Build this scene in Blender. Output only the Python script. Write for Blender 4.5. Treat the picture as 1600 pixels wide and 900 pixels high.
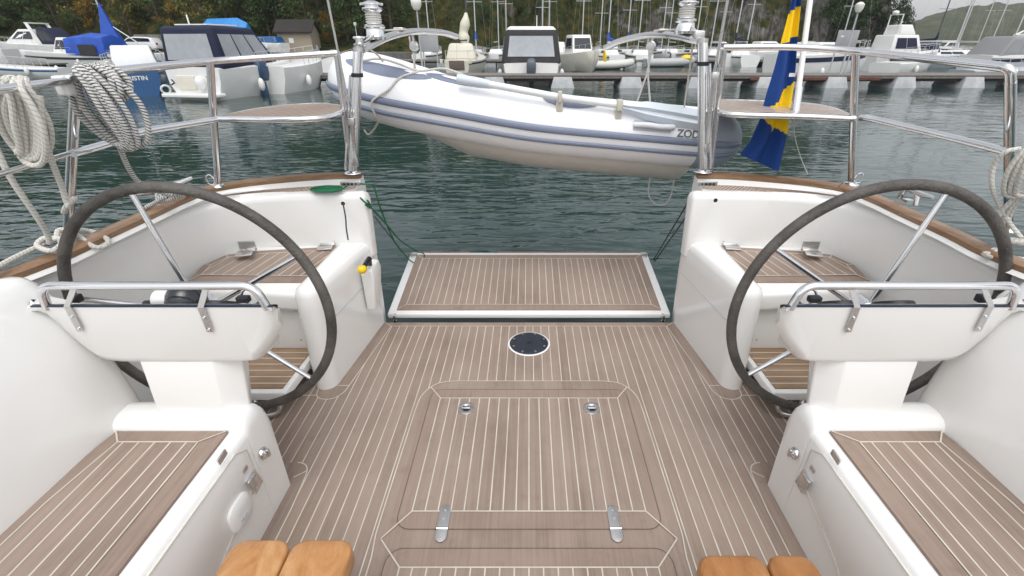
import bpy, bmesh, math, random
from mathutils import Vector, Matrix
R = math.radians
S = bpy.context.scene
for o in list(bpy.data.objects):
    bpy.data.objects.remove(o)
COL = S.collection

# ------------------------------------------------------------------ camera
EYE = 1.45
PITCH = R(27.9)
FPX = 720.0            # focal length in pixels of the 1600 px wide photograph
X0 = 826.5             # principal column
cam_d = bpy.data.cameras.new('camera')
cam = bpy.data.objects.new('camera', cam_d)
COL.objects.link(cam)
cam.location = (0, 0, EYE)
cam.rotation_euler = (math.pi / 2 - PITCH, 0, 0)
cam_d.sensor_width = 36.0
cam_d.lens = FPX / 1600 * 36.0
cam_d.shift_x = -(X0 - 800) / 1600
cam_d.clip_start = 0.02
cam_d.clip_end = 4000
S.camera = cam
S.render.resolution_x, S.render.resolution_y = 1024, 576

# ------------------------------------------------------------------ sky, sun, exposure
SUN_EL, SUN_AZ = R(64), R(172)        # azimuth measured from +Y (aft) towards +X
W = bpy.data.worlds.new('World')
S.world = W
W.use_nodes = True
nt = W.node_tree
nt.nodes.clear()
wo = nt.nodes.new('ShaderNodeOutputWorld')
bg = nt.nodes.new('ShaderNodeBackground')
sky = nt.nodes.new('ShaderNodeTexSky')
sky.sky_type = 'NISHITA'
sky.sun_disc = False
sky.sun_elevation = SUN_EL
sky.sun_rotation = SUN_AZ
sky.air_density = 1.0
sky.dust_density = 2.5
sky.ozone_density = 1.0
hsv = nt.nodes.new('ShaderNodeHueSaturation')      # an overcast sky: the blue is filtered out
hsv.inputs['Saturation'].default_value = 0.16
# soft cloud structure
tc = nt.nodes.new('ShaderNodeTexCoord')
mp = nt.nodes.new('ShaderNodeMapping')
mp.inputs['Scale'].default_value = (1.2, 1.2, 3.2)
nz = nt.nodes.new('ShaderNodeTexNoise')
nz.inputs['Scale'].default_value = 2.2
nz.inputs['Detail'].default_value = 6
rp = nt.nodes.new('ShaderNodeMapRange')
rp.inputs['From Min'].default_value = 0.3
rp.inputs['From Max'].default_value = 0.75
rp.inputs['To Min'].default_value = 0.8
rp.inputs['To Max'].default_value = 1.25
mul = nt.nodes.new('ShaderNodeVectorMath')
mul.operation = 'SCALE'
nt.links.new(tc.outputs['Generated'], mp.inputs['Vector'])
nt.links.new(mp.outputs['Vector'], nz.inputs['Vector'])
nt.links.new(nz.outputs['Fac'], rp.inputs['Value'])
nt.links.new(sky.outputs['Color'], hsv.inputs['Color'])
nt.links.new(hsv.outputs['Color'], mul.inputs[0])
nt.links.new(rp.outputs['Result'], mul.inputs['Scale'])
nt.links.new(mul.outputs['Vector'], bg.inputs['Color'])
bg.inputs['Strength'].default_value = 0.15
nt.links.new(bg.outputs['Background'], wo.inputs['Surface'])
sl = bpy.data.lights.new('sun', 'SUN')
sl.energy = 0.5
sl.angle = R(50)
sl.color = (1.0, 0.97, 0.93)
sun = bpy.data.objects.new('sun', sl)
COL.objects.link(sun)
sd = Vector((math.sin(SUN_AZ) * math.cos(SUN_EL), math.cos(SUN_AZ) * math.cos(SUN_EL), math.sin(SUN_EL)))
sun.rotation_euler = sd.to_track_quat('Z', 'Y').to_euler()
sun.location = sd * 60
S.view_settings.view_transform = 'Standard'
S.view_settings.look = 'None'
S.view_settings.gamma = 1
S.view_settings.use_curve_mapping = False
S.view_settings.exposure = 0.74

# ------------------------------------------------------------------ helpers
WATER = -0.5
_cp, _sp = math.cos(PITCH), math.sin(PITCH)

def AT(px, py, X=None, Y=None, Z=None):
    """measure a point of the photograph (1600x900) on a known plane of the place"""
    u, v = (px - X0) / FPX, (450 - py) / FPX
    d = Vector((u, _cp + v * _sp, -_sp + v * _cp))
    if Z is not None:
        t = (Z - EYE) / d.z
    elif Y is not None:
        t = Y / d.y
    else:
        t = X / d.x
    return Vector((0, 0, EYE)) + d * t

def WL(px, py):
    return AT(px, py, Z=WATER)

def tag(o, label=None, cat=None, group=None, kind=None):
    if label: o['label'] = label
    if cat: o['category'] = cat
    if group: o['group'] = group
    if kind: o['kind'] = kind
    return o

def thing(name, label, cat, loc=(0, 0, 0), rz=0, group=None):
    o = bpy.data.objects.new(name, None)
    o.empty_display_size = 0.2
    COL.objects.link(o)
    o.location = loc
    o.rotation_euler = (0, 0, rz)
    return tag(o, label, cat, group)

def catmull(pts, n=8, closed=False):
    pts = [Vector(p) for p in pts]
    N = len(pts)
    out = []
    rng = range(N if closed else N - 1)
    for i in rng:
        if closed:
            p0, p1, p2, p3 = pts[(i - 1) % N], pts[i], pts[(i + 1) % N], pts[(i + 2) % N]
        else:
            p1, p2 = pts[i], pts[i + 1]
            p0 = pts[i - 1] if i else p1 * 2 - p2
            p3 = pts[i + 2] if i + 2 < N else p2 * 2 - p1
        for k in range(n):
            t = k / n
            out.append(0.5 * ((2 * p1) + (p2 - p0) * t + (2 * p0 - 5 * p1 + 4 * p2 - p3) * t * t + (3 * p1 - p0 - 3 * p2 + p3) * t ** 3))
    if not closed:
        out.append(pts[-1])
    return out

def fillet(pts, r, n=6):
    pts = [Vector(p) for p in pts]
    out = [pts[0]]
    for i in range(1, len(pts) - 1):
        a, b, c = pts[i - 1], pts[i], pts[i + 1]
        d1, d2 = (a - b), (c - b)
        k = min(r, d1.length * .48, d2.length * .48)
        p, q = b + d1.normalized() * k, b + d2.normalized() * k
        for j in range(n + 1):
            t = j / n
            out.append(p * (1 - t) ** 2 + b * 2 * t * (1 - t) + q * t * t)
    out.append(pts[-1])
    return out

class MB:
    def __init__(s):
        s.v, s.f, s.m, s.uv = [], [], [], {}
    def face(s, idx, m=0):
        s.f.append(tuple(idx)); s.m.append(m)
    def poly(s, pts, m=0):
        b = len(s.v)
        s.v += [Vector(p) for p in pts]
        s.face(range(b, b + len(pts)), m)
    def box(s, c, size, m=0, rot=None):
        c = Vector(c)
        b = len(s.v)
        for z in (-.5, .5):
            for x, y in ((-.5, -.5), (.5, -.5), (.5, .5), (-.5, .5)):
                p = Vector((x * size[0], y * size[1], z * size[2]))
                if rot: p = rot @ p
                s.v.append(c + p)
        for q in ((3, 2, 1, 0), (4, 5, 6, 7), (0, 1, 5, 4), (1, 2, 6, 5), (2, 3, 7, 6), (3, 0, 4, 7)):
            s.face([b + i for i in q], m)
    def loft(s, rings, m=0, cap=True, closed=True, loop=False):
        b = len(s.v)
        n = len(rings[0])
        for r in rings: s.v += [Vector(p) for p in r]
        N = len(rings)
        for i in range(N if loop else N - 1):
            i2 = (i + 1) % N
            for j in range(n if closed else n - 1):
                j2 = (j + 1) % n
                s.face((b + i * n + j, b + i * n + j2, b + i2 * n + j2, b + i2 * n + j), m)
        if cap and not loop:
            s.face([b + j for j in reversed(range(n))], m)
            s.face([b + (N - 1) * n + j for j in range(n)], m)
    def prism(s, poly, z0, z1, m=0):
        s.loft([[(p[0], p[1], z0) for p in poly], [(p[0], p[1], z1) for p in poly]], m)
    def tube(s, path, r, seg=10, m=0, closed=False, cap=True, flat=1.0, up=None, uvl=True):
        path = [Vector(p) for p in path]
        N = len(path)
        rr = r if isinstance(r, (list, tuple)) else [r] * N
        tang = []
        for i in range(N):
            a = path[i - 1] if (i or closed) else path[i]
            c = path[(i + 1) % N] if (i < N - 1 or closed) else path[i]
            t = c - a
            tang.append(t.normalized() if t.length > 1e-9 else Vector((0, 0, 1)))
        ref = Vector(up) if up else (Vector((0, 0, 1)) if abs(tang[0].z) < .9 else Vector((1, 0, 0)))
        nrm = (ref - tang[0] * ref.dot(tang[0])).normalized()
        b = len(s.v)
        L = 0
        fb = len(s.f)
        Ls = []
        for i in range(N):
            if i: L += (path[i] - path[i - 1]).length
            Ls.append(L)
            if up: nrm = Vector(up)
            nrm = (nrm - tang[i] * nrm.dot(tang[i]))
            nrm = nrm.normalized() if nrm.length > 1e-6 else tang[i].orthogonal().normalized()
            bi = tang[i].cross(nrm)
            for j in range(seg):
                a = 2 * math.pi * j / seg
                s.v.append(path[i] + nrm * math.cos(a) * rr[i] * flat + bi * math.sin(a) * rr[i])
        for i in range(N if closed else N - 1):
            i2 = (i + 1) % N
            for j in range(seg):
                j2 = (j + 1) % seg
                s.face((b + i * seg + j, b + i * seg + j2, b + i2 * seg + j2, b + i2 * seg + j), m)
                l0, l1 = Ls[i], (Ls[i2] if i2 else L + (path[0] - path[-1]).length)
                s.uv[len(s.f) - 1] = ((l0, j / seg), (l0, (j + 1) / seg), (l1, (j + 1) / seg), (l1, j / seg))
        if cap and not closed:
            s.face([b + j for j in reversed(range(seg))], m)
            s.face([b + (N - 1) * seg + j for j in range(seg)], m)
    def lathe(s, prof, seg=24, c=(0, 0, 0), m=0, axis=None):
        c = Vector(c)
        Q = Vector((0, 0, 1)).rotation_difference(Vector(axis)).to_matrix() if axis else Matrix.Identity(3)
        rings = []
        for r, z in prof:
            rings.append([c + Q @ Vector((r * math.cos(2 * math.pi * k / seg), r * math.sin(2 * math.pi * k / seg), z)) for k in range(seg)])
        s.loft(rings, m)
    def sphere(s, c, r, seg=16, m=0, sc=(1, 1, 1)):
        rings = []
        for i in range(seg // 2 + 1):
            a = math.pi * i / (seg // 2)
            rr, z = max(math.sin(a), 1e-3) * r, -math.cos(a) * r
            rings.append([Vector(c) + Vector((rr * math.cos(2 * math.pi * k / seg) * sc[0], rr * math.sin(2 * math.pi * k / seg) * sc[1], z * sc[2])) for k in range(seg)])
        s.loft(rings, m)
    def line(s, pts, w, z_add=0.0, m=1, zf=None, closed=False):
        """flat strip of width w following points that lie on a surface z=zf(x,y)"""
        P = [Vector((p[0], p[1], 0)) for p in pts]
        N = len(P)
        Lh, Rh = [], []
        for i in range(N):
            a = P[i - 1] if (i or closed) else P[i]
            c = P[(i + 1) % N] if (i < N - 1 or closed) else P[i]
            d1 = (P[i] - a); d2 = (c - P[i])
            if d1.length < 1e-9: d1 = d2
            if d2.length < 1e-9: d2 = d1
            d1 = d1.normalized(); d2 = d2.normalized()
            n1 = Vector((-d1.y, d1.x, 0)); n2 = Vector((-d2.y, d2.x, 0))
            nn = (n1 + n2)
            nn = nn.normalized() if nn.length > 1e-6 else n1
            k = w / 2 / max(.35, nn.dot(n1))
            for H, sg in ((Lh, 1), (Rh, -1)):
                q = P[i] + nn * k * sg
                q.z = (zf(q.x, q.y) if zf else 0) + z_add
                H.append(q)
        b = len(s.v)
        s.v += Lh + Rh
        for i in range(N if closed else N - 1):
            j = (i + 1) % N
            s.face((b + i, b + N + i, b + N + j, b + j), m)
    def build(s, name, mats, parent=None, bevel=0, bseg=3, bang=35, sharp=40, flip=1, smooth=True):
        """flip=-1 mirrors across the boat's centre plane"""
        me = bpy.data.meshes.new(name)
        bm = bmesh.new()
        vs = [bm.verts.new((v.x * flip, v.y, v.z)) for v in s.v]
        uvl = bm.loops.layers.uv.new('UVMap') if s.uv else None
        for i, f in enumerate(s.f):
            if len(set(f)) < 3: continue
            try:
                bf = bm.faces.new([vs[k] for k in f])
            except ValueError:
                continue
            bf.material_index = s.m[i]
            if uvl and i in s.uv:
                for lp, q in zip(bf.loops, s.uv[i]): lp[uvl].uv = q
        bmesh.ops.remove_doubles(bm, verts=bm.verts, dist=1e-5)
        bmesh.ops.recalc_face_normals(bm, faces=bm.faces)
        if bevel:
            es = [e for e in bm.edges if len(e.link_faces) == 2 and e.calc_face_angle(0) > R(bang)]
            bmesh.ops.bevel(bm, geom=es, offset=bevel, segments=bseg, profile=.5, affect='EDGES', clamp_overlap=True)
        if smooth:
            for f in bm.faces: f.smooth = True
            for e in bm.edges:
                if len(e.link_faces) != 2 or e.calc_face_angle(0) > R(sharp): e.smooth = False
        bm.to_mesh(me); bm.free()
        for m in (mats if isinstance(mats, (list, tuple)) else [mats]): me.materials.append(m)
        o = bpy.data.objects.new(name, me)
        COL.objects.link(o)
        if parent:
            o.parent = parent
            if parent.get('own_space'): o.location = -Vector(parent.location)
        return o

def own_space(root):
    root['own_space'] = 1     # children of this thing are modelled in world coordinates
    return root

# ------------------------------------------------------------------ materials
def nodes(m):
    m.use_nodes = True
    t = m.node_tree
    b = t.nodes['Principled BSDF']
    return t, b

def mat(name, col, rough=.5, metal=0, var=0.0, vscale=3.0, bump=0.0, bscale=60, coat=0, stretch=(1, 1, 1), rvar=0.0, spec=None, trans=0):
    m = bpy.data.materials.new(name)
    t, b = nodes(m)
    N, Lk = t.nodes, t.links
    b.inputs['Base Color'].default_value = (*col, 1)
    b.inputs['Roughness'].default_value = rough
    b.inputs['Metallic'].default_value = metal
    if coat: b.inputs['Coat Weight'].default_value = coat; b.inputs['Coat Roughness'].default_value = .08
    if spec is not None: b.inputs['Specular IOR Level'].default_value = spec
    if trans: b.inputs['Transmission Weight'].default_value = trans
    if var or bump or rvar:
        c = N.new('ShaderNodeTexCoord'); mp = N.new('ShaderNodeMapping')
        mp.inputs['Scale'].default_value = stretch
        Lk.new(c.outputs['Object'], mp.inputs['Vector'])
    if var or rvar:
        n = N.new('ShaderNodeTexNoise'); n.inputs['Scale'].default_value = vscale; n.inputs['Detail'].default_value = 5
        n.inputs['Roughness'].default_value = .65
        Lk.new(mp.outputs['Vector'], n.inputs['Vector'])
        if var:
            r = N.new('ShaderNodeMapRange'); r.inputs['From Min'].default_value = .3; r.inputs['From Max'].default_value = .7
            r.inputs['To Min'].default_value = 1 - var; r.inputs['To Max'].default_value = 1 + var
            Lk.new(n.outputs['Fac'], r.inputs['Value'])
            vm = N.new('ShaderNodeVectorMath'); vm.operation = 'SCALE'; vm.inputs[0].default_value = col
            Lk.new(r.outputs['Result'], vm.inputs['Scale']); Lk.new(vm.outputs['Vector'], b.inputs['Base Color'])
        if rvar:
            r2 = N.new('ShaderNodeMapRange'); r2.inputs['From Min'].default_value = .3; r2.inputs['From Max'].default_value = .7
            r2.inputs['To Min'].default_value = max(.02, rough - rvar); r2.inputs['To Max'].default_value = rough + rvar
            Lk.new(n.outputs['Fac'], r2.inputs['Value']); Lk.new(r2.outputs['Result'], b.inputs['Roughness'])
    if bump:
        n2 = N.new('ShaderNodeTexNoise'); n2.inputs['Scale'].default_value = bscale; n2.inputs['Detail'].default_value = 4
        Lk.new(mp.outputs['Vector'], n2.inputs['Vector'])
        bp = N.new('ShaderNodeBump'); bp.inputs['Strength'].default_value = bump; bp.inputs['Distance'].default_value = .01
        Lk.new(n2.outputs['Fac'], bp.inputs['Height']); Lk.new(bp.outputs['Normal'], b.inputs['Normal'])
    return m

def ramp(t, fac, stops):
    r = t.nodes.new('ShaderNodeValToRGB')
    e = r.color_ramp.elements
    while len(e) < len(stops): e.new(.5)
    for k, (p, c) in enumerate(stops):
        e[k].position = p; e[k].color = (*c, 1)
    t.links.new(fac, r.inputs['Fac'])
    return r

def mathn(t, op, a, b=None):
    n = t.nodes.new('ShaderNodeMath'); n.operation = op
    for i, x in enumerate((a, b)):
        if x is None: continue
        if isinstance(x, (int, float)): n.inputs[i].default_value = x
        else: t.links.new(x, n.inputs[i])
    return n.outputs[0]

PITCHW = 0.0455
def teak_mat(name, dark, mid, light, axis='X', plank=True, rough=.75):
    """weathered teak: long grain, faint tone change from plank to plank, small stains"""
    m = bpy.data.materials.new(name)
    t, b = nodes(m)
    N, Lk = t.nodes, t.links
    c = N.new('ShaderNodeTexCoord')
    sx = N.new('ShaderNodeSeparateXYZ'); Lk.new(c.outputs['Object'], sx.inputs[0])
    across = sx.outputs[0 if axis == 'X' else 1]
    mp = N.new('ShaderNodeMapping')
    mp.inputs['Scale'].default_value = (90, 3.5, 20) if axis == 'X' else (3.5, 90, 20)
    Lk.new(c.outputs['Object'], mp.inputs['Vector'])
    g = N.new('ShaderNodeTexNoise'); g.inputs['Scale'].default_value = 1; g.inputs['Detail'].default_value = 6; g.inputs['Roughness'].default_value = .7
    Lk.new(mp.outputs['Vector'], g.inputs['Vector'])
    n = N.new('ShaderNodeTexNoise'); n.inputs['Scale'].default_value = 2.2; n.inputs['Detail'].default_value = 5; n.inputs['Roughness'].default_value = .6
    Lk.new(c.outputs['Object'], n.inputs['Vector'])
    f = mathn(t, 'ADD', mathn(t, 'MULTIPLY', g.outputs['Fac'], .44), mathn(t, 'MULTIPLY', n.outputs['Fac'], .60))
    if plank:
        pid = mathn(t, 'FLOOR', mathn(t, 'ADD', mathn(t, 'DIVIDE', across, PITCHW), .5))
        wn = N.new('ShaderNodeTexWhiteNoise'); wn.noise_dimensions = '1D'; Lk.new(pid, wn.inputs['W'])
        f = mathn(t, 'ADD', f, mathn(t, 'MULTIPLY', mathn(t, 'SUBTRACT', wn.outputs['Value'], .5), .12))
    r = ramp(t, f, [(.30, dark), (.52, mid), (.78, light)])
    # small dark stains
    st = N.new('ShaderNodeTexNoise'); st.inputs['Scale'].default_value = 14; st.inputs['Detail'].default_value = 3
    Lk.new(c.outputs['Object'], st.inputs['Vector'])
    sm = N.new('ShaderNodeMapRange'); sm.inputs['From Min'].default_value = .62; sm.inputs['From Max'].default_value = .8
    sm.inputs['To Min'].default_value = 0; sm.inputs['To Max'].default_value = .35
    Lk.new(st.outputs['Fac'], sm.inputs['Value'])
    mx = N.new('ShaderNodeMix'); mx.data_type = 'RGBA'
    Lk.new(sm.outputs['Result'], mx.inputs['Factor']); Lk.new(r.outputs['Color'], mx.inputs['A'])
    mx.inputs['B'].default_value = (dark[0] * .75, dark[1] * .75, dark[2] * .75, 1)
    Lk.new(mx.outputs['Result'], b.inputs['Base Color'])
    b.inputs['Roughness'].default_value = rough
    b.inputs['Specular IOR Level'].default_value = .3
    bp = N.new('ShaderNodeBump'); bp.inputs['Strength'].default_value = .25; bp.inputs['Distance'].default_value = .002
    Lk.new(g.outputs['Fac'], bp.inputs['Height']); Lk.new(bp.outputs['Normal'], b.inputs['Normal'])
    return m

def varnish_mat(name, a, bcol, c3, scale=(4, 30, 30), rough=.25):
    m = bpy.data.materials.new(name)
    t, b = nodes(m)
    N, Lk = t.nodes, t.links
    c = N.new('ShaderNodeTexCoord'); mp = N.new('ShaderNodeMapping'); mp.inputs['Scale'].default_value = scale
    Lk.new(c.outputs['Object'], mp.inputs['Vector'])
    n = N.new('ShaderNodeTexNoise'); n.inputs['Scale'].default_value = 1; n.inputs['Detail'].default_value = 7; n.inputs['Roughness'].default_value = .7
    n.inputs['Distortion'].default_value = 1.2
    Lk.new(mp.outputs['Vector'], n.inputs['Vector'])
    r = ramp(t, n.outputs['Fac'], [(.28, a), (.5, bcol), (.72, c3)])
    Lk.new(r.outputs['Color'], b.inputs['Base Color'])
    b.inputs['Roughness'].default_value = rough
    b.inputs['Coat Weight'].default_value = .4
    b.inputs['Coat Roughness'].default_value = .15
    return m

def rope_mat(name, base, fleck, freq=95, duty=.45):
    """braided rope: flecks run in a helix along the tube's own UV"""
    m = bpy.data.materials.new(name)
    t, b = nodes(m)
    N, Lk = t.nodes, t.links
    uv = N.new('ShaderNodeUVMap'); uv.uv_map = 'UVMap'
    sx = N.new('ShaderNodeSeparateXYZ'); Lk.new(uv.outputs['UV'], sx.inputs[0])
    k = mathn(t, 'FRACT', mathn(t, 'ADD', mathn(t, 'MULTIPLY', sx.outputs[0], freq), mathn(t, 'MULTIPLY', sx.outputs[1], 2.0)))
    s_ = mathn(t, 'LESS_THAN', k, duty)
    c = N.new('ShaderNodeTexCoord')
    n = N.new('ShaderNodeTexNoise'); n.inputs['Scale'].default_value = 40; n.inputs['Detail'].default_value = 3
    Lk.new(c.outputs['Object'], n.inputs['Vector'])
    f = mathn(t, 'MULTIPLY', s_, mathn(t, 'ADD', n.outputs['Fac'], .35))
    mx = N.new('ShaderNodeMix'); mx.data_type = 'RGBA'
    Lk.new(f, mx.inputs['Factor']); mx.inputs['A'].default_value = (*base, 1); mx.inputs['B'].default_value = (*fleck, 1)
    Lk.new(mx.outputs['Result'], b.inputs['Base Color'])
    b.inputs['Roughness'].default_value = .85
    bp = N.new('ShaderNodeBump'); bp.inputs['Strength'].default_value = .6; bp.inputs['Distance'].default_value = .002
    Lk.new(k, bp.inputs['Height']); Lk.new(bp.outputs['Normal'], b.inputs['Normal'])
    return m

M = {}
M['gel'] = mat('white_gelcoat', (.83, .825, .805), .24, coat=.45)
M['gel2'] = mat('white_moulding', (.80, .80, .785), .36)
M['steel'] = mat('stainless_steel', (.76, .76, .77), .17, 1, rvar=.05, vscale=9)
M['steelb'] = mat('brushed_steel', (.62, .61, .60), .32, 1, rvar=.08, vscale=20)
M['black'] = mat('black_plastic', (.012, .013, .016), .4)
M['gap'] = mat('dark_gap', (.055, .044, .037), .9)
M['navyp'] = mat('navy_panel', (.012, .022, .04), .3)
M['caulk'] = mat('pale_caulking', (.58, .53, .455), .7, var=.18, vscale=6)
M['teak'] = teak_mat('weathered_teak', (.205, .152, .122), (.298, .229, .188), (.375, .298, .250))
M['teakm'] = teak_mat('weathered_teak_margin', (.205, .148, .117), (.292, .221, .180), (.36, .280, .233), plank=False)
M['teaky'] = teak_mat('teak_across', (.20, .125, .075), (.315, .215, .140), (.41, .295, .205), axis='Y')
M['varnish'] = varnish_mat('varnished_teak', (.135, .072, .036), (.235, .135, .070), (.33, .215, .13), (6, 6, 40), .5)
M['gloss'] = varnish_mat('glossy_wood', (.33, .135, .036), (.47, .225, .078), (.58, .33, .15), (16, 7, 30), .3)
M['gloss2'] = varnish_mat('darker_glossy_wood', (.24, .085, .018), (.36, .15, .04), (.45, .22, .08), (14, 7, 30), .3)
M['leather'] = mat('worn_leather', (.088, .080, .071), .6, var=.6, vscale=6, bump=.5, bscale=120)
M['rope'] = rope_mat('white_rope', (.62, .60, .55), (.36, .35, .32), 70, .2)
M['fleck'] = rope_mat('flecked_rope', (.62, .61, .58), (.035, .04, .05), 105, .42)
M['green'] = rope_mat('green_rope', (.015, .17, .07), (.01, .07, .04), 120, .4)
M['cable'] = mat('dark_cable', (.05, .055, .06), .45)
M['hyp'] = mat('white_tube_fabric', (.86, .865, .88), .42, var=.015, vscale=4)
M['hypg'] = mat('blue_grey_fabric', (.19, .22, .30), .5, var=.06, vscale=8)
M['hypl'] = mat('light_grey_rubber', (.46, .49, .53), .5)
M['hullb'] = mat('cream_hull', (.72, .70, .65), .35, var=.03)
M['yellow'] = mat('yellow_plastic', (.80, .55, .01), .35)
M['flagb'] = mat('flag_blue', (.005, .05, .24), .8, bump=.2, bscale=300)
M['flagy'] = mat('flag_yellow', (.92, .62, .004), .8, bump=.2, bscale=300)
# ------------------------------------------------------------------ teak decking
def inside_intervals(poly, p, d):
    """parameter intervals of line p+t*d lying inside polygon"""
    ts = []
    n = len(poly)
    for i in range(n):
        a, b = poly[i], poly[(i + 1) % n]
        ex, ey = b[0] - a[0], b[1] - a[1]
        den = d[0] * ey - d[1] * ex
        if abs(den) < 1e-12: continue
        t = ((a[0] - p[0]) * ey - (a[1] - p[1]) * ex) / den
        u = ((a[0] - p[0]) * d[1] - (a[1] - p[1]) * d[0]) / den
        if 0 <= u < 1: ts.append(t)
    ts.sort()
    return [(ts[i], ts[i + 1]) for i in range(0, len(ts) - 1, 2)]

def subtract(iv, cut):
    out = []
    for a, b in iv:
        segs = [(a, b)]
        for c, d in cut:
            nx = []
            for s, e in segs:
                if d <= s or c >= e: nx.append((s, e)); continue
                if c > s: nx.append((s, c))
                if d < e: nx.append((d, e))
            segs = nx
        out += segs
    return out

def inset(poly, w):
    n = len(poly)
    A = sum(poly[i][0] * poly[(i + 1) % n][1] - poly[(i + 1) % n][0] * poly[i][1] for i in range(n))
    sg = 1 if A > 0 else -1
    ws = w if isinstance(w, (list, tuple)) else [w] * n
    out = []
    for i in range(n):
        p0, p1, p2 = Vector(poly[i - 1]).to_2d(), Vector(poly[i]).to_2d(), Vector(poly[(i + 1) % n]).to_2d()
        d1, d2 = (p1 - p0).normalized(), (p2 - p1).normalized()
        n1, n2 = Vector((-d1.y, d1.x)) * sg, Vector((-d2.y, d2.x)) * sg
        a = p0 + n1 * ws[i - 1]; b = p1 + n2 * ws[i]
        den = d1.x * d2.y - d1.y * d2.x
        if abs(den) < 1e-4:
            out.append(tuple(p1 + n2 * ws[i])); continue
        t = ((b.x - a.x) * d2.y - (b.y - a.y) * d2.x) / den
        out.append(tuple(a + d1 * t))
    return out

SEAM = .0044
def deck_panel(name, poly, zf, parent, margin=.05, pitch=PITCHW, direction=(0, 1), flip=1, mats=('teak', 'caulk', 'teakm'), thick=.012, off=.5, miters=None, seam=SEAM):
    """teak panel with margin boards, mitred corners and parallel caulked planks, all one mesh"""
    mb = MB()
    zf = zf if callable(zf) else (lambda x, y, z=zf: z)
    mb.loft([[(p[0], p[1], zf(*p[:2]) - thick) for p in poly], [(p[0], p[1], zf(*p[:2])) for p in poly]], 2)
    q = inset(poly, margin)
    mb.poly([(p[0], p[1], zf(*p) + .0012) for p in q], 0)
    mb.line(q + [q[0]], seam, .0024, 1, zf)
    for i_, (a, b) in enumerate(zip(poly, q)):
        if miters is None or i_ in miters: mb.line([a, b], seam, .0028, 1, zf)
    d = Vector(direction).normalized(); nrm = Vector((d.y, -d.x))
    pr = [Vector(p).dot(nrm) for p in q]
    k = math.ceil(min(pr) / pitch - off)
    while (k + off) * pitch < max(pr):
        c = (k + off) * pitch
        p = nrm * c
        for a, b in inside_intervals(q, p, d):
            mb.line([p + d * a, p + d * b], seam, .0020, 1, zf)
        k += 1
    return mb.build(name, [M[x] for x in mats], parent, flip=flip, smooth=False)

# ------------------------------------------------------------------ the yacht
yacht = own_space(thing('sailing_yacht', 'white sailing yacht seen from its cockpit, with teak decks and two big wheels', 'sailing yacht', (0, 1.0, WATER)))

# --- cockpit sole with planks parallel to the centreline
sole = MB()
outline = [(-1.42, -.6), (1.42, -.6), (1.42, 1.86), (1.02, 2.10), (.858, 2.304), (-.858, 2.304), (-1.02, 2.10), (-1.42, 1.86)]
sole.loft([[(x, y, -.03) for x, y in outline], [(x, y, 0) for x, y in outline]], 0)
def smooth2(pts, n=6): return [(v.x, v.y) for v in catmull([(p[0], p[1], 0) for p in pts], n)]
hatch_edge = [(.500, -.7), (.503, .90), (.512, .975), (.512, 1.05)] + [(.509, 1.52)] + smooth2([(.509, 1.56), (.502, 1.655), (.470, 1.722), (.425, 1.757), (.36, 1.768)], 4) + [(0, 1.768)]
walls = smooth2([(.862, 1.74), (.872, 1.685), (.905, 1.645), (.955, 1.64), (.99, 1.665), (1.0, 1.715)], 4)
wall_margin = [(.800, 2.262)] + walls + [(1.0, 2.262)]
seat_margin = [(1.3, 1.275), (.905, 1.275)] + smooth2([(.890, 1.273), (.868, 1.262), (.852, 1.235), (.846, 1.19), (.838, 1.07)], 4) + [(.832, -.6), (1.3, -.6)]
h_poly = hatch_edge + [(-x, y) for x, y in reversed(hatch_edge[:-1])]
cuts = [h_poly]
for s in (-1, 1):
    cuts.append([(x * s, y) for x, y in wall_margin])
    cuts.append([(x * s, y) for x, y in seat_margin])
fieldpoly = [(-1.42, -.6), (1.42, -.6), (1.42, 2.262), (-1.42, 2.262)]
k = -31
while k <= 30:
    x = (k + .5) * PITCHW
    iv = inside_intervals(fieldpoly, (x, 0), (0, 1))
    for c in cuts: iv = subtract(iv, inside_intervals(c, (x, 0), (0, 1)))
    if abs(x) > 1.0: iv = [(a, min(b, 1.88)) for a, b in iv if a < 1.88]
    for a, b in iv: sole.line([(x, a), (x, b)], SEAM, .002, 1)
    k += 1
sole.line([(-.80, 2.262), (.80, 2.262)], SEAM, .0024, 1)
for s in (-1, 1):
    sole.line([(x * s, y) for x, y in hatch_edge], SEAM, .0026, 1)
    sole.line([(x * s, y) for x, y in wall_margin[:-1]], SEAM, .0024, 1)
    sole.line([(s * .800, 2.262), (s * .852, 2.304)], SEAM, .0028, 1)
    sole.line([(x * s, y) for x, y in seat_margin[1:-1]], SEAM, .0024, 1)
    sole.line([(s * .890, 1.205), (s * .852, 1.235)], SEAM, .0028, 1)
    sole.line([(s * .862, 1.735), (s * .915, 1.735)], SEAM, .0028, 1)
    sole.line([(s * .990, 1.665), (s * 1.42, 1.665)], SEAM, .0028, 1)
sole_o = sole.build('cockpit_sole', [M['teak'], M['caulk']], yacht, smooth=False)

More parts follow.
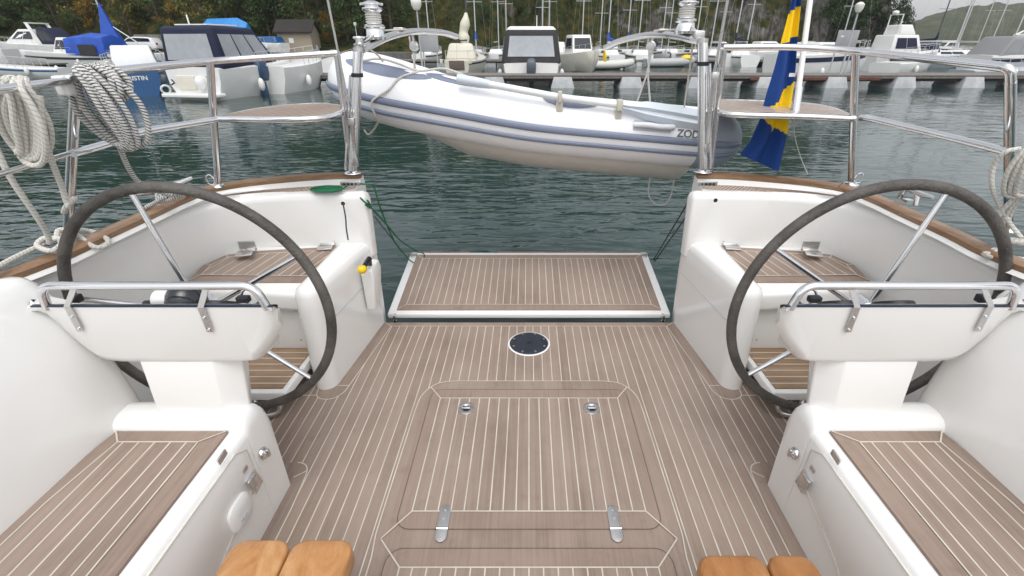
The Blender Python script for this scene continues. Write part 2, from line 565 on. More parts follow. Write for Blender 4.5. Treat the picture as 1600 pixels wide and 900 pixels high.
# --- round black inspection plate
c = Vector((0, 2.087, 0))
ip = MB()
ip.lathe([(.001, .004), (.110, .004), (.114, .002), (.114, 0), (.001, 0)], 48, c, 0)
ipo = ip.build('inspection_plate', M['gel'], sole_o)
ip = MB()
ip.lathe([(.001, .008), (.03, .0075), (.088, .008), (.102, .007), (.106, .004), (.001, .003)], 48, c, 0)
for a in range(8):
    an = a * math.pi / 4 + .4
    ip.lathe([(.001, .0105), (.007, .0095), (.007, .006), (.001, .006)], 10, c + Vector((.090 * math.cos(an), .090 * math.sin(an), 0)), 1)
ip.lathe([(.001, .010), (.012, .0095), (.014, .006), (.001, .006)], 14, c, 2)
ip.build('plate_lid', [mat('dark_blue_plate', (.022, .028, .042), .45, var=.3, vscale=30), M['steelb'], M['black']], ipo)

# --- hatches in the sole
def hatch(name, y0, y1, half, inner_half, iy0, iy1, zlift=.0035, lid_top=True):
    mb = MB()
    r = .05
    def rr(h, a, b, rad, n=6):
        pts = []
        for sx, sy, st in ((1, 1, 0), (-1, 1, 90), (-1, -1, 180), (1, -1, 270)):
            cx, cy = sx * (h - rad), (b - rad if sy > 0 else a + rad)
            for i in range(n + 1):
                an = R(st + 90 * i / n)
                pts.append((cx + rad * math.cos(an), cy + rad * math.sin(an)))
        return pts
    o = rr(half, y0, y1, r)
    mb.prism(o, -.02, zlift, 2)
    mb.line(o + [o[0]], .0016, zlift + .0012, 3)
    q = [(inner_half, iy0), (inner_half, iy1), (-inner_half, iy1), (-inner_half, iy0)]
    mb.poly([(x, y, zlift + .001) for x, y in q], 0)
    mb.line(q + [q[0]], SEAM, zlift + .0022, 1)
    k = -9
    while k <= 8:
        x = k * PITCHW
        if abs(x) < inner_half - .02: mb.line([(x, iy0), (x, iy1)], SEAM, zlift + .002, 1)
        k += 1
    for sx in (1, -1):
        for yy, yo, xo in ((iy1, y1 + (.016 if y1 > 1.2 else .030), half + (.012 if y1 > 1.2 else .033)), (iy0, y0 - .035, half + .035)):
            mb.line([(sx * inner_half, yy), (sx * xo, yo)], SEAM, zlift + .0026, 1)
    return mb.build(name, [M['teak'], M['caulk'], M['teakm'], M['gap']], yacht, smooth=False)
lid = hatch('floor_hatch', .993, 1.704, .455, .409, 1.06, 1.643)
lid2 = hatch('floor_hatch', .10, .926, .455, .405, .16, .864)
for s in (-1, 1):
    fx = MB()                                   # seam from the lid corner to the outer border
    fx.line([(s * .49, .955), (s * .513, .985)], SEAM, .0062, 0)
    fc = Vector((s * .2815, 1.575, .0045))
    hr = MB()
    hr.lathe([(.019, .001), (.021, .003), (.030, .0048), (.036, .0035), (.038, 0), (.019, 0)], 28, fc)
    hro = hr.build('lifting_ring', M['steelb'], lid)
    hr = MB()
    hr.lathe([(.001, -.001), (.0195, 0), (.0195, .0012), (.001, .0012)], 20, fc)
    hr.build('ring_cup', M['black'], hro)
    hr = MB()
    hr.box(fc + Vector((0, .006, .003)), (.036, .018, .004))
    hr.build('ring_tongue', M['steel'], hro, bevel=.0015)
    # hinge strap with rounded ends across the gap
    hg = MB()
    xh = s * .2925
    pts = []
    for sy, st in ((1, 0), (-1, 180)):
        for i in range(9):
            an = R(st + 180 * i / 8)
            pts.append((xh + .0195 * math.cos(an), (1.062 if sy > 0 else .965) + .0195 * math.sin(an)))
    hg.prism(pts, .003, .0085)
    hgo = hg.build('hatch_hinge', M['steelb'], lid, bevel=.0012, bseg=2)
    hg = MB()
    hg.tube([(xh - .019, .993, .0085), (xh + .019, .993, .0085)], .0042, 8)
    for yy in (1.062, 1.03, .96):
        hg.lathe([(.001, .0095), (.004, .0092), (.004, .008), (.001, .008)], 8, (xh, yy, 0))
    hg.build('hinge_pin', M['steel'], hgo)

# --- fold-down swim platform (tilted a little up at its outer end)
pl = own_space(yacht)
zp = lambda x, y: .02 + (y - 2.37) * .125
P = [(-.850, 2.370), (.850, 2.370), (.858, 3.085), (-.858, 3.085)]
mb = MB()
mb.loft([[(x, y, zp(x, y) - .034) for x, y in P], [(x, y, zp(x, y)) for x, y in P]], 0)
plat = mb.build('swim_platform', M['gel2'], yacht, bevel=.008)
PI_ = [(-.800, 2.402), (.800, 2.402), (.806, 3.04), (-.806, 3.04)]
deck_panel('platform_decking', PI_, lambda x, y: zp(x, y) + .006, plat, margin=.05)
mb = MB()
mb.box((.30, 3.092, zp(0, 3.09) - .012), (1.05, .012, .028), rot=None)
mb.box((-.62, 3.092, zp(0, 3.09) - .012), (.38, .012, .028))
mb.build('rubbing_strip', M['varnish'], plat, bevel=.003)
for s in (-1, 1):
    mb = MB()
    mb.box((s * .825, 3.045, zp(0, 3.045) + .010), (.035, .03, .018))
    mb.tube([(s * .84, 3.02, zp(0, 3.02) - .01), (s * .84, 3.02, zp(0, 3.02) + .03)], .006, 8)
    mb.build('cable_eye', M['steelb'], plat, bevel=.002)
    mb = MB()
    mb.box((s * .80, 2.352, .0), (.012, .03, .05))
    mb.tube([(s * .79, 2.345, -.015), (s * .81, 2.345, -.015)], .008, 8)
    mb.build('platform_hinge', M['steel'], plat)

# --- hull sides with the curved quarter, side deck strip and toe rail
px_in = [(553, 300), (490, 303), (420, 306), (370, 311), (330, 318), (285, 333), (240, 352), (170, 383), (80, 430)]
z_in = [.792, .793, .795, .795, .793, .788, .782, .768, .757]
px_to = [(563, 278), (500, 280), (415, 287), (368, 293), (330, 300.5), (290, 316), (250, 335), (175, 370), (85, 413)]
z_to = [.838, .839, .840, .840, .838, .833, .827, .815, .803]
IN = [AT(x, y, Z=z) for (x, y), z in zip(px_in, z_in)] + [Vector((-1.63, .9, .757)), Vector((-1.65, .3, .757)), Vector((-1.66, -.6, .757))]
TO = [AT(x, y, Z=z) for (x, y), z in zip(px_to, z_to)] + [Vector((-1.70, .9, .80)), Vector((-1.73, .3, .80)), Vector((-1.75, -.6, .80))]
IN[0].y = max(IN[0].y, 2.2)
INs, TOs = catmull(IN, 5), catmull(TO, 5)
NS = len(INs)
def outn(curve, i):
    a, b = curve[max(i - 1, 0)], curve[min(i + 1, len(curve) - 1)]
    t = (b - a); t.z = 0; t.normalize()
    n = Vector((t.y, -t.x, 0))
    return n if n.dot(Vector((-1, .6, 0))) > 0 else -n
rings, strip_o, strip_i, toer = [], [], [], []
for i in range(NS):
    I, T = INs[i], TOs[i]
    nI, nT = outn(INs, i), outn(TOs, i)
    o = T + nT * .075
    pts = [Vector((I.x, I.y, .02)) + nI * .05, Vector((I.x, I.y, .45)) + nI * .045, I - Vector((0, 0, .035)) + nI * .001,
           I - Vector((0, 0, .018)) + nI * .004, I - Vector((0, 0, .006)) + nI * .012, I + nI * .026,
           T - Vector((0, 0, .018)) - nT * .012, T - Vector((0, 0, .004)), T + nT * .02,
           o - Vector((0, 0, .004)), o - Vector((0, 0, .06)) + nT * .012, Vector((o.x, o.y, .3)) + nT * .01,
           Vector((o.x, o.y, -.3)) - nT * .07, Vector((o.x, o.y, -.75)) - nT * .28]
    rings.append(pts)
    a, b = I + nI * .034, T - nT * .03
    z = I.z + .0045
    strip_i.append(Vector((a.x, a.y, z)))
    w = .62 if T.y > 1.9 else .62 - .3 * min(1, (1.9 - T.y) / .6)
    bb = a.lerp(b, w)
    strip_o.append(Vector((bb.x, bb.y, I.z + (T.z - .018 - I.z) * w + .006)))
    toer.append([T - Vector((0, 0, .004)) - nT * .001, T + Vector((0, 0, .014)) - nT * .001, T + Vector((0, 0, .021)) + nT * .012, T + Vector((0, 0, .021)) + nT * .055,
                 T + Vector((0, 0, .012)) + nT * .070, T + Vector((0, 0, -.004)) + nT * .072])
for s in (1, -1):
    hb = MB()
    hb.loft(rings, 0)
    hull_o = hb.build('hull_side', M['gel'], yacht, flip=s, sharp=50)
    db = MB()
    db.loft([[a, b] for a, b in zip(strip_i, strip_o)], 0, cap=False, closed=False)
    L = 0
    for i in range(1, NS):                       # butt seams between the deck boards
        L += (strip_i[i] - strip_i[i - 1]).length
    for i in range(0, 24, 1):
        a, b = strip_i[i], strip_o[i]
        for k in range(2):
            f = k / 2
            p = strip_i[i].lerp(strip_i[i + 1], f); q = strip_o[i].lerp(strip_o[i + 1], f)
            sh = (strip_i[i + 1] - strip_i[i]).normalized() * .05
            db.poly([p + Vector((0, 0, .002)), p + sh * .07 + Vector((0, 0, .002)), q + sh * 1.07 + Vector((0, 0, .002)), q + sh + Vector((0, 0, .002))], 1)
    db.build('side_deck', [M['teakm'], M['caulk']], hull_o, flip=s, smooth=False)
    tb = MB()
    tb.loft(toer, 0)
    to = tb.build('toe_rail', M['varnish'], hull_o, flip=s, sharp=60)
    jb = MB()                                     # scarf joint in the capping
    i = 18
    jb.loft([[p + Vector((0, 0, .0015)) for p in toer[i]], [p.lerp(q, .12) + Vector((0, 0, .0015)) for p, q in zip(toer[i], toer[i + 1])]], 0)
    jb.build('scarf_joint', M['gap'], to, flip=s)
    # little steel plate on the white edge at the stern
    nb = MB()
    p0 = AT(532, 283, Y=2.262); p1 = AT(562, 283, Y=2.262)
    nb.box((p0 + p1) / 2 + Vector((0, -.006, -.012)), ((p1 - p0).length, .004, .022))
    n1 = nb.build('stern_plate', M['steelb'], hull_o, flip=s, bevel=.001)
    nb = MB()
    for k, w in enumerate((.010, .014, .012, .006)):
        nb.box(p0.lerp(p1, .2 + .2 * k) + Vector((0, -.0095, -.012)), (w, .003, .009))
    nb.build('plate_marks', M['black'], n1, flip=s)

# --- stern quarter mouldings: inner wall, backrest block, helm seat, foot step
def zseat(x, y):
    a = abs(x)
    f = min(1, max(0, (2.29 - y) / .48)); o = min(1, max(0, (a - .95) / .55))
    return .510 - .045 * f + .04 * o
for s in (1, -1):
    mb = MB()                                    # inner wall with rounded nose, one loft upwards
    def wall_ring(z):
        k = z / .82
        x_aft = .852 - .030 * k; x_f = .918 - .012 * k
        yn = 1.705 + .02 * k
        pts = [(x_aft, 2.305), (x_f, yn + .055)]
        cx, rx = x_f + .055, .055
        for i in range(1, 8):
            an = R(180 + 180 * i / 8)
            pts.append((cx + rx * math.cos(an), yn + .055 + .055 * math.sin(an)))
        pts += [(x_f + .11, yn + .055), (x_f + .11, 2.305)]
        return [Vector((-x, y, z)) for x, y in pts]
    rg = [wall_ring(z) for z in (-.02, .15, .3, .42, .485)]
    top = wall_ring(.515); cen = Vector((-.95, 2.0, 0))
    def shrink(r, d, z):
        out = []
        n = len(r)
        ins = inset([(p.x, p.y) for p in r], d)
        return [Vector((q[0], q[1], z)) for q in ins]
    rg.append(shrink(wall_ring(.5), .010, .511)); rg.append(shrink(wall_ring(.5), .024, .522)); rg.append(shrink(wall_ring(.5), .042, .526))
    mb.loft(rg, 0)
    wall = mb.build('stern_quarter', M['gel'], yacht, flip=s, sharp=50)
    mb = MB()
    mb.tube([Vector((-.842, 2.303, .33)), Vector((-.9115, 1.775, .33))], .0022, 6)
    mb.build('moulding_seam', M['hypl'], wall, flip=s)
    mb = MB()                                    # high block behind the helm seat, top flush with the deck
    yb = 2.252
    blk = [(-.825, 2.306), (-.838, yb - .012), (-1.42, yb - .05), (-1.42, 2.306)]
    prof = []
    for z, d in ((.44, 0), (.60, 0), (.760, 0), (.785, .006), (.797, .018), (.800, .034)):
        k = z / .82
        q = [(-.836 + .030 * k, 2.306), (-.836 + .03 * k - .012, yb + (.03 - .045 * k)), (-1.30, yb + .005 - .05 * k), (-1.36, 2.20), (-1.30, 2.306)]
        q = inset(q, d) if d else q
        prof.append([Vector((x, y, z)) for x, y in q])
    mb.loft(prof, 0)
    mb.build('seat_back', M['gel'], wall, flip=s, bevel=.012, bang=50)
    # helm seat
    seat_px = [(554, 383), (512, 443), (292, 438), (318, 412), (352, 396), (400, 391)]
    seat_z = [.510, .468, .515, .530, .540, .532]
    SP = [AT(x, y, Z=z) for (x, y), z in zip(seat_px, seat_z)]
    SP[1].x = -.952; SP[0].x = -.905
    poly = [(p.x, p.y) for p in SP]
    mb = MB()
    big = [(-.90, 2.29), (-.93, 1.80), (-1.545, 1.80), (-1.54, 2.0), (-1.45, 2.2)]
    mb.loft([[Vector((x, y, zseat(x, y) - .10)) for x, y in big], [Vector((x, y, zseat(x, y) - .006)) for x, y in big]], 0)
    base = mb.build('helm_seat', M['gel'], wall, flip=s, bevel=.022, bseg=4)
    deck_panel('seat_decking', poly, lambda x, y: zseat(x, y) + .002, base, margin=[.035, .05, .035, .03, .03, .035], direction=(-.28, -1), flip=s, off=.2)
    for hx, hy, ha, hz, hd in ((515, 382, .0, .515, -.012), (393, 390, .12, .545, -.022)):
        p = AT(hx, hy, Z=hz) + Vector((0, hd, 0))
        hb = MB()
        hb.box(p + Vector((0, .0, .030)), (.078, .008, .050), rot=Matrix.Rotation(ha, 3, 'Z'))
        hb.box(p + Vector((-.004, -.034, .004)), (.074, .070, .007), rot=Matrix.Rotation(ha + .2, 3, 'Z'))
        hb.tube([p + Vector((-.037, -.008, .008)), p + Vector((.037, -.008, .008))], .009, 10)
        hb.build('seat_hinge', M['steelb'], base, flip=s, bevel=.0015)
    # front riser with its locker panel
    mb = MB()
    mb.loft([[(-1.02, 1.865, .0), (-1.53, 1.865, .0), (-1.53, 1.865, .42), (-1.0, 1.865, .42)], [(-1.02, 1.90, .0), (-1.53, 1.90, .0), (-1.53, 1.90, .42), (-1.0, 1.90, .42)]], 0)
    ris = mb.build('seat_riser', M['gel2'], wall, flip=s)
    mb = MB()
    q0, q1 = AT(413, 488, Y=1.858), AT(497, 482, Y=1.858)
    x0, x1 = -1.50, q1.x - .012
    mb.box(((x0 + x1) / 2, 1.861, .265), (x1 - x0, .012, .262))
    lp = mb.build('locker_panel', M['gel2'], ris, flip=s, bevel=.004)
    mb = MB()
    for xx in (-1.102, -1.070):
        mb.lathe([(.001, .004), (.0045, .003), (.0045, 0), (.001, 0)], 10, (xx, 1.8548, .185), 0, axis=(0, -1, 0))
    mb.build('panel_screw', M['steelb'], lp, flip=s)
    # teak foot step on a white shelf
    st = [AT(503, 540, Z=.13), AT(449, 612, Z=.13)]
    sx = -1.035
    poly = [(sx, 1.864), (sx - .012, 1.535), (-1.50, 1.535), (-1.50, 1.864)]
    mb = MB()
    mb.loft([[(x, y, .085) for x, y in poly], [(x, y, .128) for x, y in poly]], 0)
    stp = mb.build('foot_step', M['gel2'], wall, flip=s, bevel=.006)
    mb = MB()
    pin = inset(poly, [.022, .026, .02, .004])
    mb.loft([[(x, y, .126) for x, y in pin], [(x, y, .134) for x, y in pin]], 0)
    for k in range(1, 7):
        y = 1.864 - k * .0455
        if y > 1.57:
            mb.line([(sx - .023, y), (-1.48, y)], .006, .1352, 1)
    mb.build('step_slats', [M['teaky'], M['caulk']], stp, flip=s, smooth=False)
    # bent tube foot loop below the step
    mb = MB()
    mb.tube(fillet([(-1.09, 1.56, .09), (-1.09, 1.53, .02), (-1.17, 1.50, .02), (-1.20, 1.56, .09)], .03), .011, 10)
    mb.build('foot_loop', M['steelb'], wall, flip=s)
# details of the port quarter only: slot line with eye, drain holes
for s, hx, hy in ((1, 536, 318), (-1, 535, 313)):
    mb = MB()
    p = AT(hx, hy, Y=2.19)
    mb.lathe([(.001, .004), (.008, .004), (.010, .002), (.010, 0), (.001, 0)], 14, p, axis=(0, -1, 0))
    mb.build('grommet', M['black'], wall if s > 0 else wall, flip=s)
# handle pocket on the inner wall, port side
hp = MB()
pa, pb = AT(590, 400, Y=2.20), AT(592, 467, Y=2.20)
def pk(y, z, r0): return [Vector((-.845 + r0[0], y + r0[1], z)), Vector((-.845 + r0[0], y - r0[1], z))]
hp.loft([[(-.858, 2.10, .44), (-.800, 2.10, .44), (-.800, 2.24, .44), (-.858, 2.24, .44)],
         [(-.856, 2.10, .40), (-.792, 2.10, .40), (-.792, 2.24, .40), (-.856, 2.24, .40)],
         [(-.862, 2.11, .20), (-.815, 2.11, .20), (-.815, 2.23, .20), (-.862, 2.23, .20)]], 0)
hp.build('handle_pocket', M['gel'], bpy.data.objects['stern_quarter'], bevel=.01)

# --- cockpit coamings (backrests), seats, lockers
cs = [(1.285, .30), (1.290, .44), (1.312, .60), (1.352, .74), (1.395, .825), (1.415, .852), (1.435, .866), (1.470, .872), (1.505, .866), (1.53, .84), (1.535, .55)]
door_px = None
for s in (1, -1):
    rings = []
    for y, d in ((-.8, 0), (-.2, 0), (.3, 0), (.7, 0), (1.0, 0), (1.14, 0), (1.17, .006), (1.19, .020), (1.20, .045)):
        ring = []
        for a, z in cs:
            ca = a + d * .8 * (1 if a < 1.45 else -.2)
            sh = 0.02 * max(0, (1.0 - y)) if y < 1 else 0
            ring.append(Vector((-(ca + sh * (z > .5)), y, z - (d * .8 if z > .7 else 0))))
        rings.append(ring)
    mb = MB()
    mb.loft(rings, 0)
    coam = mb.build('coaming', M['gel'], yacht, flip=s, sharp=60)
    # seat box: rounded end block plus side face
    mb = MB()
    rr = []
    def sect(y, zt, dz=0):
        pts = [(.888, 0), (.884, .20), (.880, zt - .05), (.886, zt - .022), (.900, zt - .006), (.922, zt), (1.37, zt), (1.37, 0)]
        return [Vector((-a, y, z)) for a, z in pts]
    rr = [sect(1.055, .394), sect(1.062, .408), sect(1.074, .418), sect(1.092, .424), sect(1.13, .425), sect(1.155, .418), sect(1.168, .400)]
    rr.append([Vector((p.x, 1.174, min(p.z, .36))) for p in sect(1.1, .37)])
    mb.loft(rr, 0)
    endb = mb.build('seat_end', M['gel'], yacht, flip=s, sharp=55)
    mb = MB()
    side = [Vector((-a, 0, z)) for a, z in ((.888, 0), (.884, .22), (.882, .358), (.888, .374), (.900, .382), (1.31, .382), (1.31, .0))]
    mb.loft([[p + Vector((0, y, 0)) for p in side] for y in (-.7, .3, 1.054)], 0)
    sbox = mb.build('cockpit_seat', M['gel'], yacht, flip=s, sharp=55)
    poly = [(-.932, 1.052), (-.932, -.6), (-1.318, -.6), (-1.310, .75), (-1.292, .92), (-1.276, 1.052)]
    q = poly
    deck_panel('seat_decking', poly, .392, sbox, margin=[.062, .05, .05, .045, .045, .045], flip=s, pitch=.0475, off=.35, miters=(0, 5))
    # dark outline of the locker door and the raised door itself
    dpx = [(370, 675), (386, 690), (394, 722), (315, 846), (318, 862), (270, 940), (210, 960)]
    dl = [AT(x, y, X=-.879) for x, y in dpx]
    dr = MB()
    face = [(1.03, .335), (.985, .365), (.0, .365), (-.1, .05), (.69, .05), (.735, .10), (.80, .14), (1.00, .205), (1.03, .235)]
    dr.loft([[Vector((-.8845, y, z)) for y, z in face], [Vector((-.8775, y, z)) for y, z in face]], 0)
    door = dr.build('locker_door', M['gel'], sbox, flip=s, bevel=.003, bseg=2)
    hw = MB()
    pp = [Vector((-.8778, y, z)) for y, z in face]
    hw.tube([p.lerp(q_, t) for p, q_ in zip(pp, pp[1:] + pp[:1]) for t in (0, .5)], .0022, 6, closed=True)
    hw.build('door_seal', M['caulk'], door, flip=s)
    def on_side(px, py, X=-.876): return AT(px, py, X=X)
    def plate(name, px, py, w, h, m='steelb', th=.006, tilt=0, par=door, X=-.877):
        p = on_side(px, py, X)
        b_ = MB()
        b_.box(p, (th, w, h), rot=Matrix.Rotation(tilt, 3, 'X'))
        return b_.build(name, M[m], par, flip=s, bevel=.002, bseg=2)
    h1 = plate('door_hinge', 347, 714, .040, .022, tilt=.1)
    plate('latch_keeper', 383, 733, .022, .016)
    la = plate('door_latch', 397, 752, .044, .074, 'steel', .012, .15)
    b_ = MB(); p = on_side(396, 757, -.868)
    b_.box(p, (.006, .022, .036)); b_.tube([p + Vector((0, -.018, .026)), p + Vector((0, .018, .026))], .006, 8)
    b_.build('latch_lever', M['steelb'], la, flip=s, bevel=.001)
    b_ = MB(); p = on_side(411, 708, -.879)
    b_.lathe([(.001, .016), (.009, .016), (.012, .010), (.020, .006), (.022, 0), (.001, 0)], 18, p, axis=(1, .2, .1))
    ft = b_.build('deck_fitting', M['steel'], sbox, flip=s)
    b_ = MB(); b_.box(p + Vector((.016, 0, .002)), (.012, .012, .03)); b_.build('fitting_lever', M['steelb'], ft, flip=s, bevel=.003)
    if s > 0:
        b_ = MB()                                # oval vent cover, port side only
        cpt = on_side(375, 800, -.8765)
        ring = []
        for k in range(28):
            an = 2 * math.pi * k / 28
            w, h = .052, .050
            q_ = Vector((0, w * math.copysign(abs(math.cos(an)) ** .6, math.cos(an)), h * math.copysign(abs(math.sin(an)) ** .6, math.sin(an))))
            ring.append(q_)
        b_.loft([[cpt + Vector((-.004, 0, 0)) + q_ for q_ in ring], [cpt + Vector((.006, 0, 0)) + q_ * .97 for q_ in ring], [cpt + Vector((.012, 0, 0)) + q_ * .80 for q_ in ring], [cpt + Vector((.013, 0, 0)) + q_ * .3 for q_ in ring]], 0)
        vo = b_.build('vent_cover', M['gel2'], sbox)
        b_ = MB(); b_.box(cpt + Vector((.0135, -.008, -.012)), (.002, .030, .005)); b_.box(cpt + Vector((.0135, -.004, -.022)), (.002, .018, .003))
        b_.build('vent_mark', M['hypl'], vo)
    # winch on the coaming top, only its edge is in the photo
    b_ = MB()
    b_.lathe([(.001, .16), (.035, .16), (.06, .145), (.06, .125), (.042, .11), (.045, .03), (.065, .012), (.065, 0), (.001, 0)], 24, (-1.475, .93, .872))
    b_.build('sheet_winch', M['steel'], coam, flip=s)
# --- consoles in front of the wheels
for s in (1, -1):
    mb = MB()
    def pod(a, zb, tf=1.0, yo=0):
        # cross-section of the wedge, seen from the side (y, z)
        zt = .808
        return [Vector((-a, y + yo, z)) for y, z in ((1.098, zt), (1.100, zt - .012), (1.116, zb + .038), (1.124, zb + .016), (1.150, zb), (1.26, zb - .018), (1.335, zb - .012), (1.350, zb + .02), (1.345, max(zb + .035, .642)), (1.112, zt + .003))]
    sec = [(.712, .765, 0), (.720, .735, 0), (.735, .705, 0), (.758, .672, 0), (.785, .640, 0), (.82, .606, 0), (.86, .590, 0), (1.15, .588, 0), (1.25, .592, 0), (1.30, .618, 0), (1.36, .735, 0), (1.385, .785, 0)]
    def podr(a, zb, tf, lim):
        ring = pod(a, zb)
        return [Vector((p.x, min(p.y, 1.098 + lim) if p.y > 1.12 else p.y, max(p.z, .806 - (1.098 + lim - 1.112) * 0 - (min(p.y, 1.098 + lim) - 1.112) * .673) if p.y > 1.098 + lim else p.z)) for p in ring]
    lims = [.028, .05, .075, .105, .135, .17, .205, .22, .22, .20, .10, .05]
    mb.loft([podr(v.x, v.y, 0, v.z) for v in catmull([(q[0], q[1], l) for q, l in zip(sec, lims)], 3)], 0)
    con = mb.build('console', M['gel'], yacht, flip=s, sharp=48)
    mb = MB()                                   # dark instrument face, its upper edge shows above the white
    f = []
    for a, l in ((.706, .025), (.722, .05), (.745, .085), (.785, .13), (.85, .195), (.90, .218), (1.30, .218), (1.34, .13), (1.374, .05)):
        ye = 1.098 + l; ze = .814 - (ye - 1.106) * .673
        f.append([Vector((-a, y, z)) for y, z in ((1.096, .8085), (1.096, .8130), (1.106, .8140), (ye, ze), (ye - .005, ze - .01), (1.112, .8075))])
    mb.loft(f, 0)
    pan = mb.build('instrument_panel', M['navyp'], con, flip=s, bevel=.002, bseg=2)
    pn = Vector((0, .56, .83)).normalized()
    def onp(a, y, up=0): return Vector((-a, y, .8185 - (y - 1.112) * .673)) + pn * up
    for a in (.96, 1.13):
        mb = MB()
        mb.lathe([(.001, .012), (.052, .012), (.056, .006), (.056, 0), (.001, 0)], 24, onp(a, 1.24), axis=pn)
        mb.build('dial', M['black'], pan, flip=s)
    for sa, sy, su, sz in ((1.262, 1.118, .010, (.022, .02, .022)), (.800, 1.122, .008, (.034, .02, .018))):
        mb = MB(); mb.box(onp(sa, sy, su), sz); mb.build('switch', M['black'], pan, flip=s, bevel=.003)
    mb = MB()                                   # thin steel ring of the throttle dial
    mb.tube([onp(.815, 1.17, .02) + Vector((.026 * math.cos(k * math.pi / 10), 0, .026 * math.sin(k * math.pi / 10))) for k in range(20)], .004, 8, closed=True)
    mb.build('dial_ring', M['steel'], pan, flip=s)
    mb = MB()
    if s > 0:
        cc = AT(291, 470, Y=1.21)
        mb.lathe([(.056, -.06), (.056, -.01), (.053, .014), (.044, .034), (.028, .049), (.012, .054), (.001, .055)], 28, cc)
        mb.build('compass', [mat('black_dome', (.010, .013, .018), .12, coat=.5)], con)
        mb = MB()
        cc2 = AT(262, 468, Y=1.20)
        mb.lathe([(.001, 0), (.028, 0), (.028, .055), (.022, .062), (.001, .062)], 20, cc2 + Vector((-.03, 0, 0)), axis=(1, 0, 0))
        mb.build('compass_shade', M['gel2'], con)
    else:
        cc = AT(1592, 478, Y=1.21)
        cc.x = -cc.x
        mb.lathe([(.056, -.06), (.056, -.01), (.053, .014), (.044, .034), (.028, .049), (.012, .054), (.001, .055)], 28, cc)
        mb.build('compass', [M['gel']], con, flip=-1)
    # column below the pod
    mb = MB()
    mb.loft([[(-.965, 1.095, .40), (-1.168, 1.095, .40), (-1.168, 1.17, .40), (-.915, 1.17, .40), (-.905, 1.14, .40)],
             [(-.955, 1.13, .64), (-1.178, 1.13, .64), (-1.178, 1.24, .64), (-.905, 1.24, .64), (-.895, 1.18, .64)]], 0)
    mb.build('console_column', M['gel'], con, flip=s, bevel=.006)
    # shaft to the wheel
    mb = MB()
    mb.tube([(-1.135, 1.22, .64), (-1.135, 1.37, .63)], .028, 16)
    mb.build('wheel_shaft', M['steelb'], con, flip=s)
    # grab rail over the pod with two bent straps
    yv = 1.105
    pts = [AT(52, 480, Y=yv), AT(62, 447, Y=yv), AT(396, 446, Y=yv), AT(413, 480, Y=yv)]
    pts[0].x = pts[1].x - .012; pts[3].x = pts[2].x + .02
    pts[0].z = pts[3].z = .80
    pts[1].z = pts[2].z = .872
    mb = MB()
    mb.tube(fillet(pts, .035, 8), .0115, 14)
    rail = mb.build('console_rail', M['steel'], con, flip=s)
    for (xa, ya), (xb, yb_), (xc, yc) in (((113, 448), (104, 479), (125, 518)), ((320, 448), (313, 481), (328, 519))):
        mb = MB()
        p0 = AT(xa, ya, Y=1.10); p0.z = .866
        p1 = AT(xb, yb_, Y=1.089); p2 = AT(xc, yc, Y=1.098)
        w = Vector((.0085, 0, 0)); th = Vector((0, .003, 0))
        mb.loft([[p - w, p + w, p + w + th, p - w + th] for p in (p0, p1, p2)], 0)
        so = mb.build('rail_strap', M['steelb'], rail, flip=s, smooth=False)
        for f in (.4, .9):
            mb = MB()
            mb.lathe([(.001, .003), (.004, .002), (.004, 0), (.001, 0)], 8, p1.lerp(p2, f) + Vector((0, -.001, 0)), axis=(0, -1, .1))
            mb.build('strap_screw', M['steel'], so, flip=s)

# --- the two wheels
for s, (cx, cz, rad), angs in ((-1, (-1.134, .6275, .439), (101, 29, -43.5, -115.5, 173)), (1, (1.163, .625, .449), (75, 147, 219, 291, 3))):
    C = Vector((cx, 1.38, cz))
    rot = [Vector((math.cos(k * 2 * math.pi / 96), 0, math.sin(k * 2 * math.pi / 96))) for k in range(96)]
    mb = MB()
    mb.lathe([(.001, -.05), (.035, -.05), (.048, -.04), (.048, .02), (.03, .035), (.001, .035)], 28, C, axis=(0, -1, 0))
    whl = mb.build('steering_wheel', M['steel'], yacht)
    mb = MB()
    mb.tube([C + q * rad for q in rot], .0172, 14, closed=True)
    mb.build('wheel_rim', M['leather'], whl)
    for a in angs:
        q = Vector((math.cos(R(a)), 0, math.sin(R(a))))
        mb = MB()
        mb.tube([C + q * .03 + Vector((0, -.005, 0)), C + q * (rad - .012)], .0092, 12)
        mb.build('wheel_spoke', M['steel'], whl)

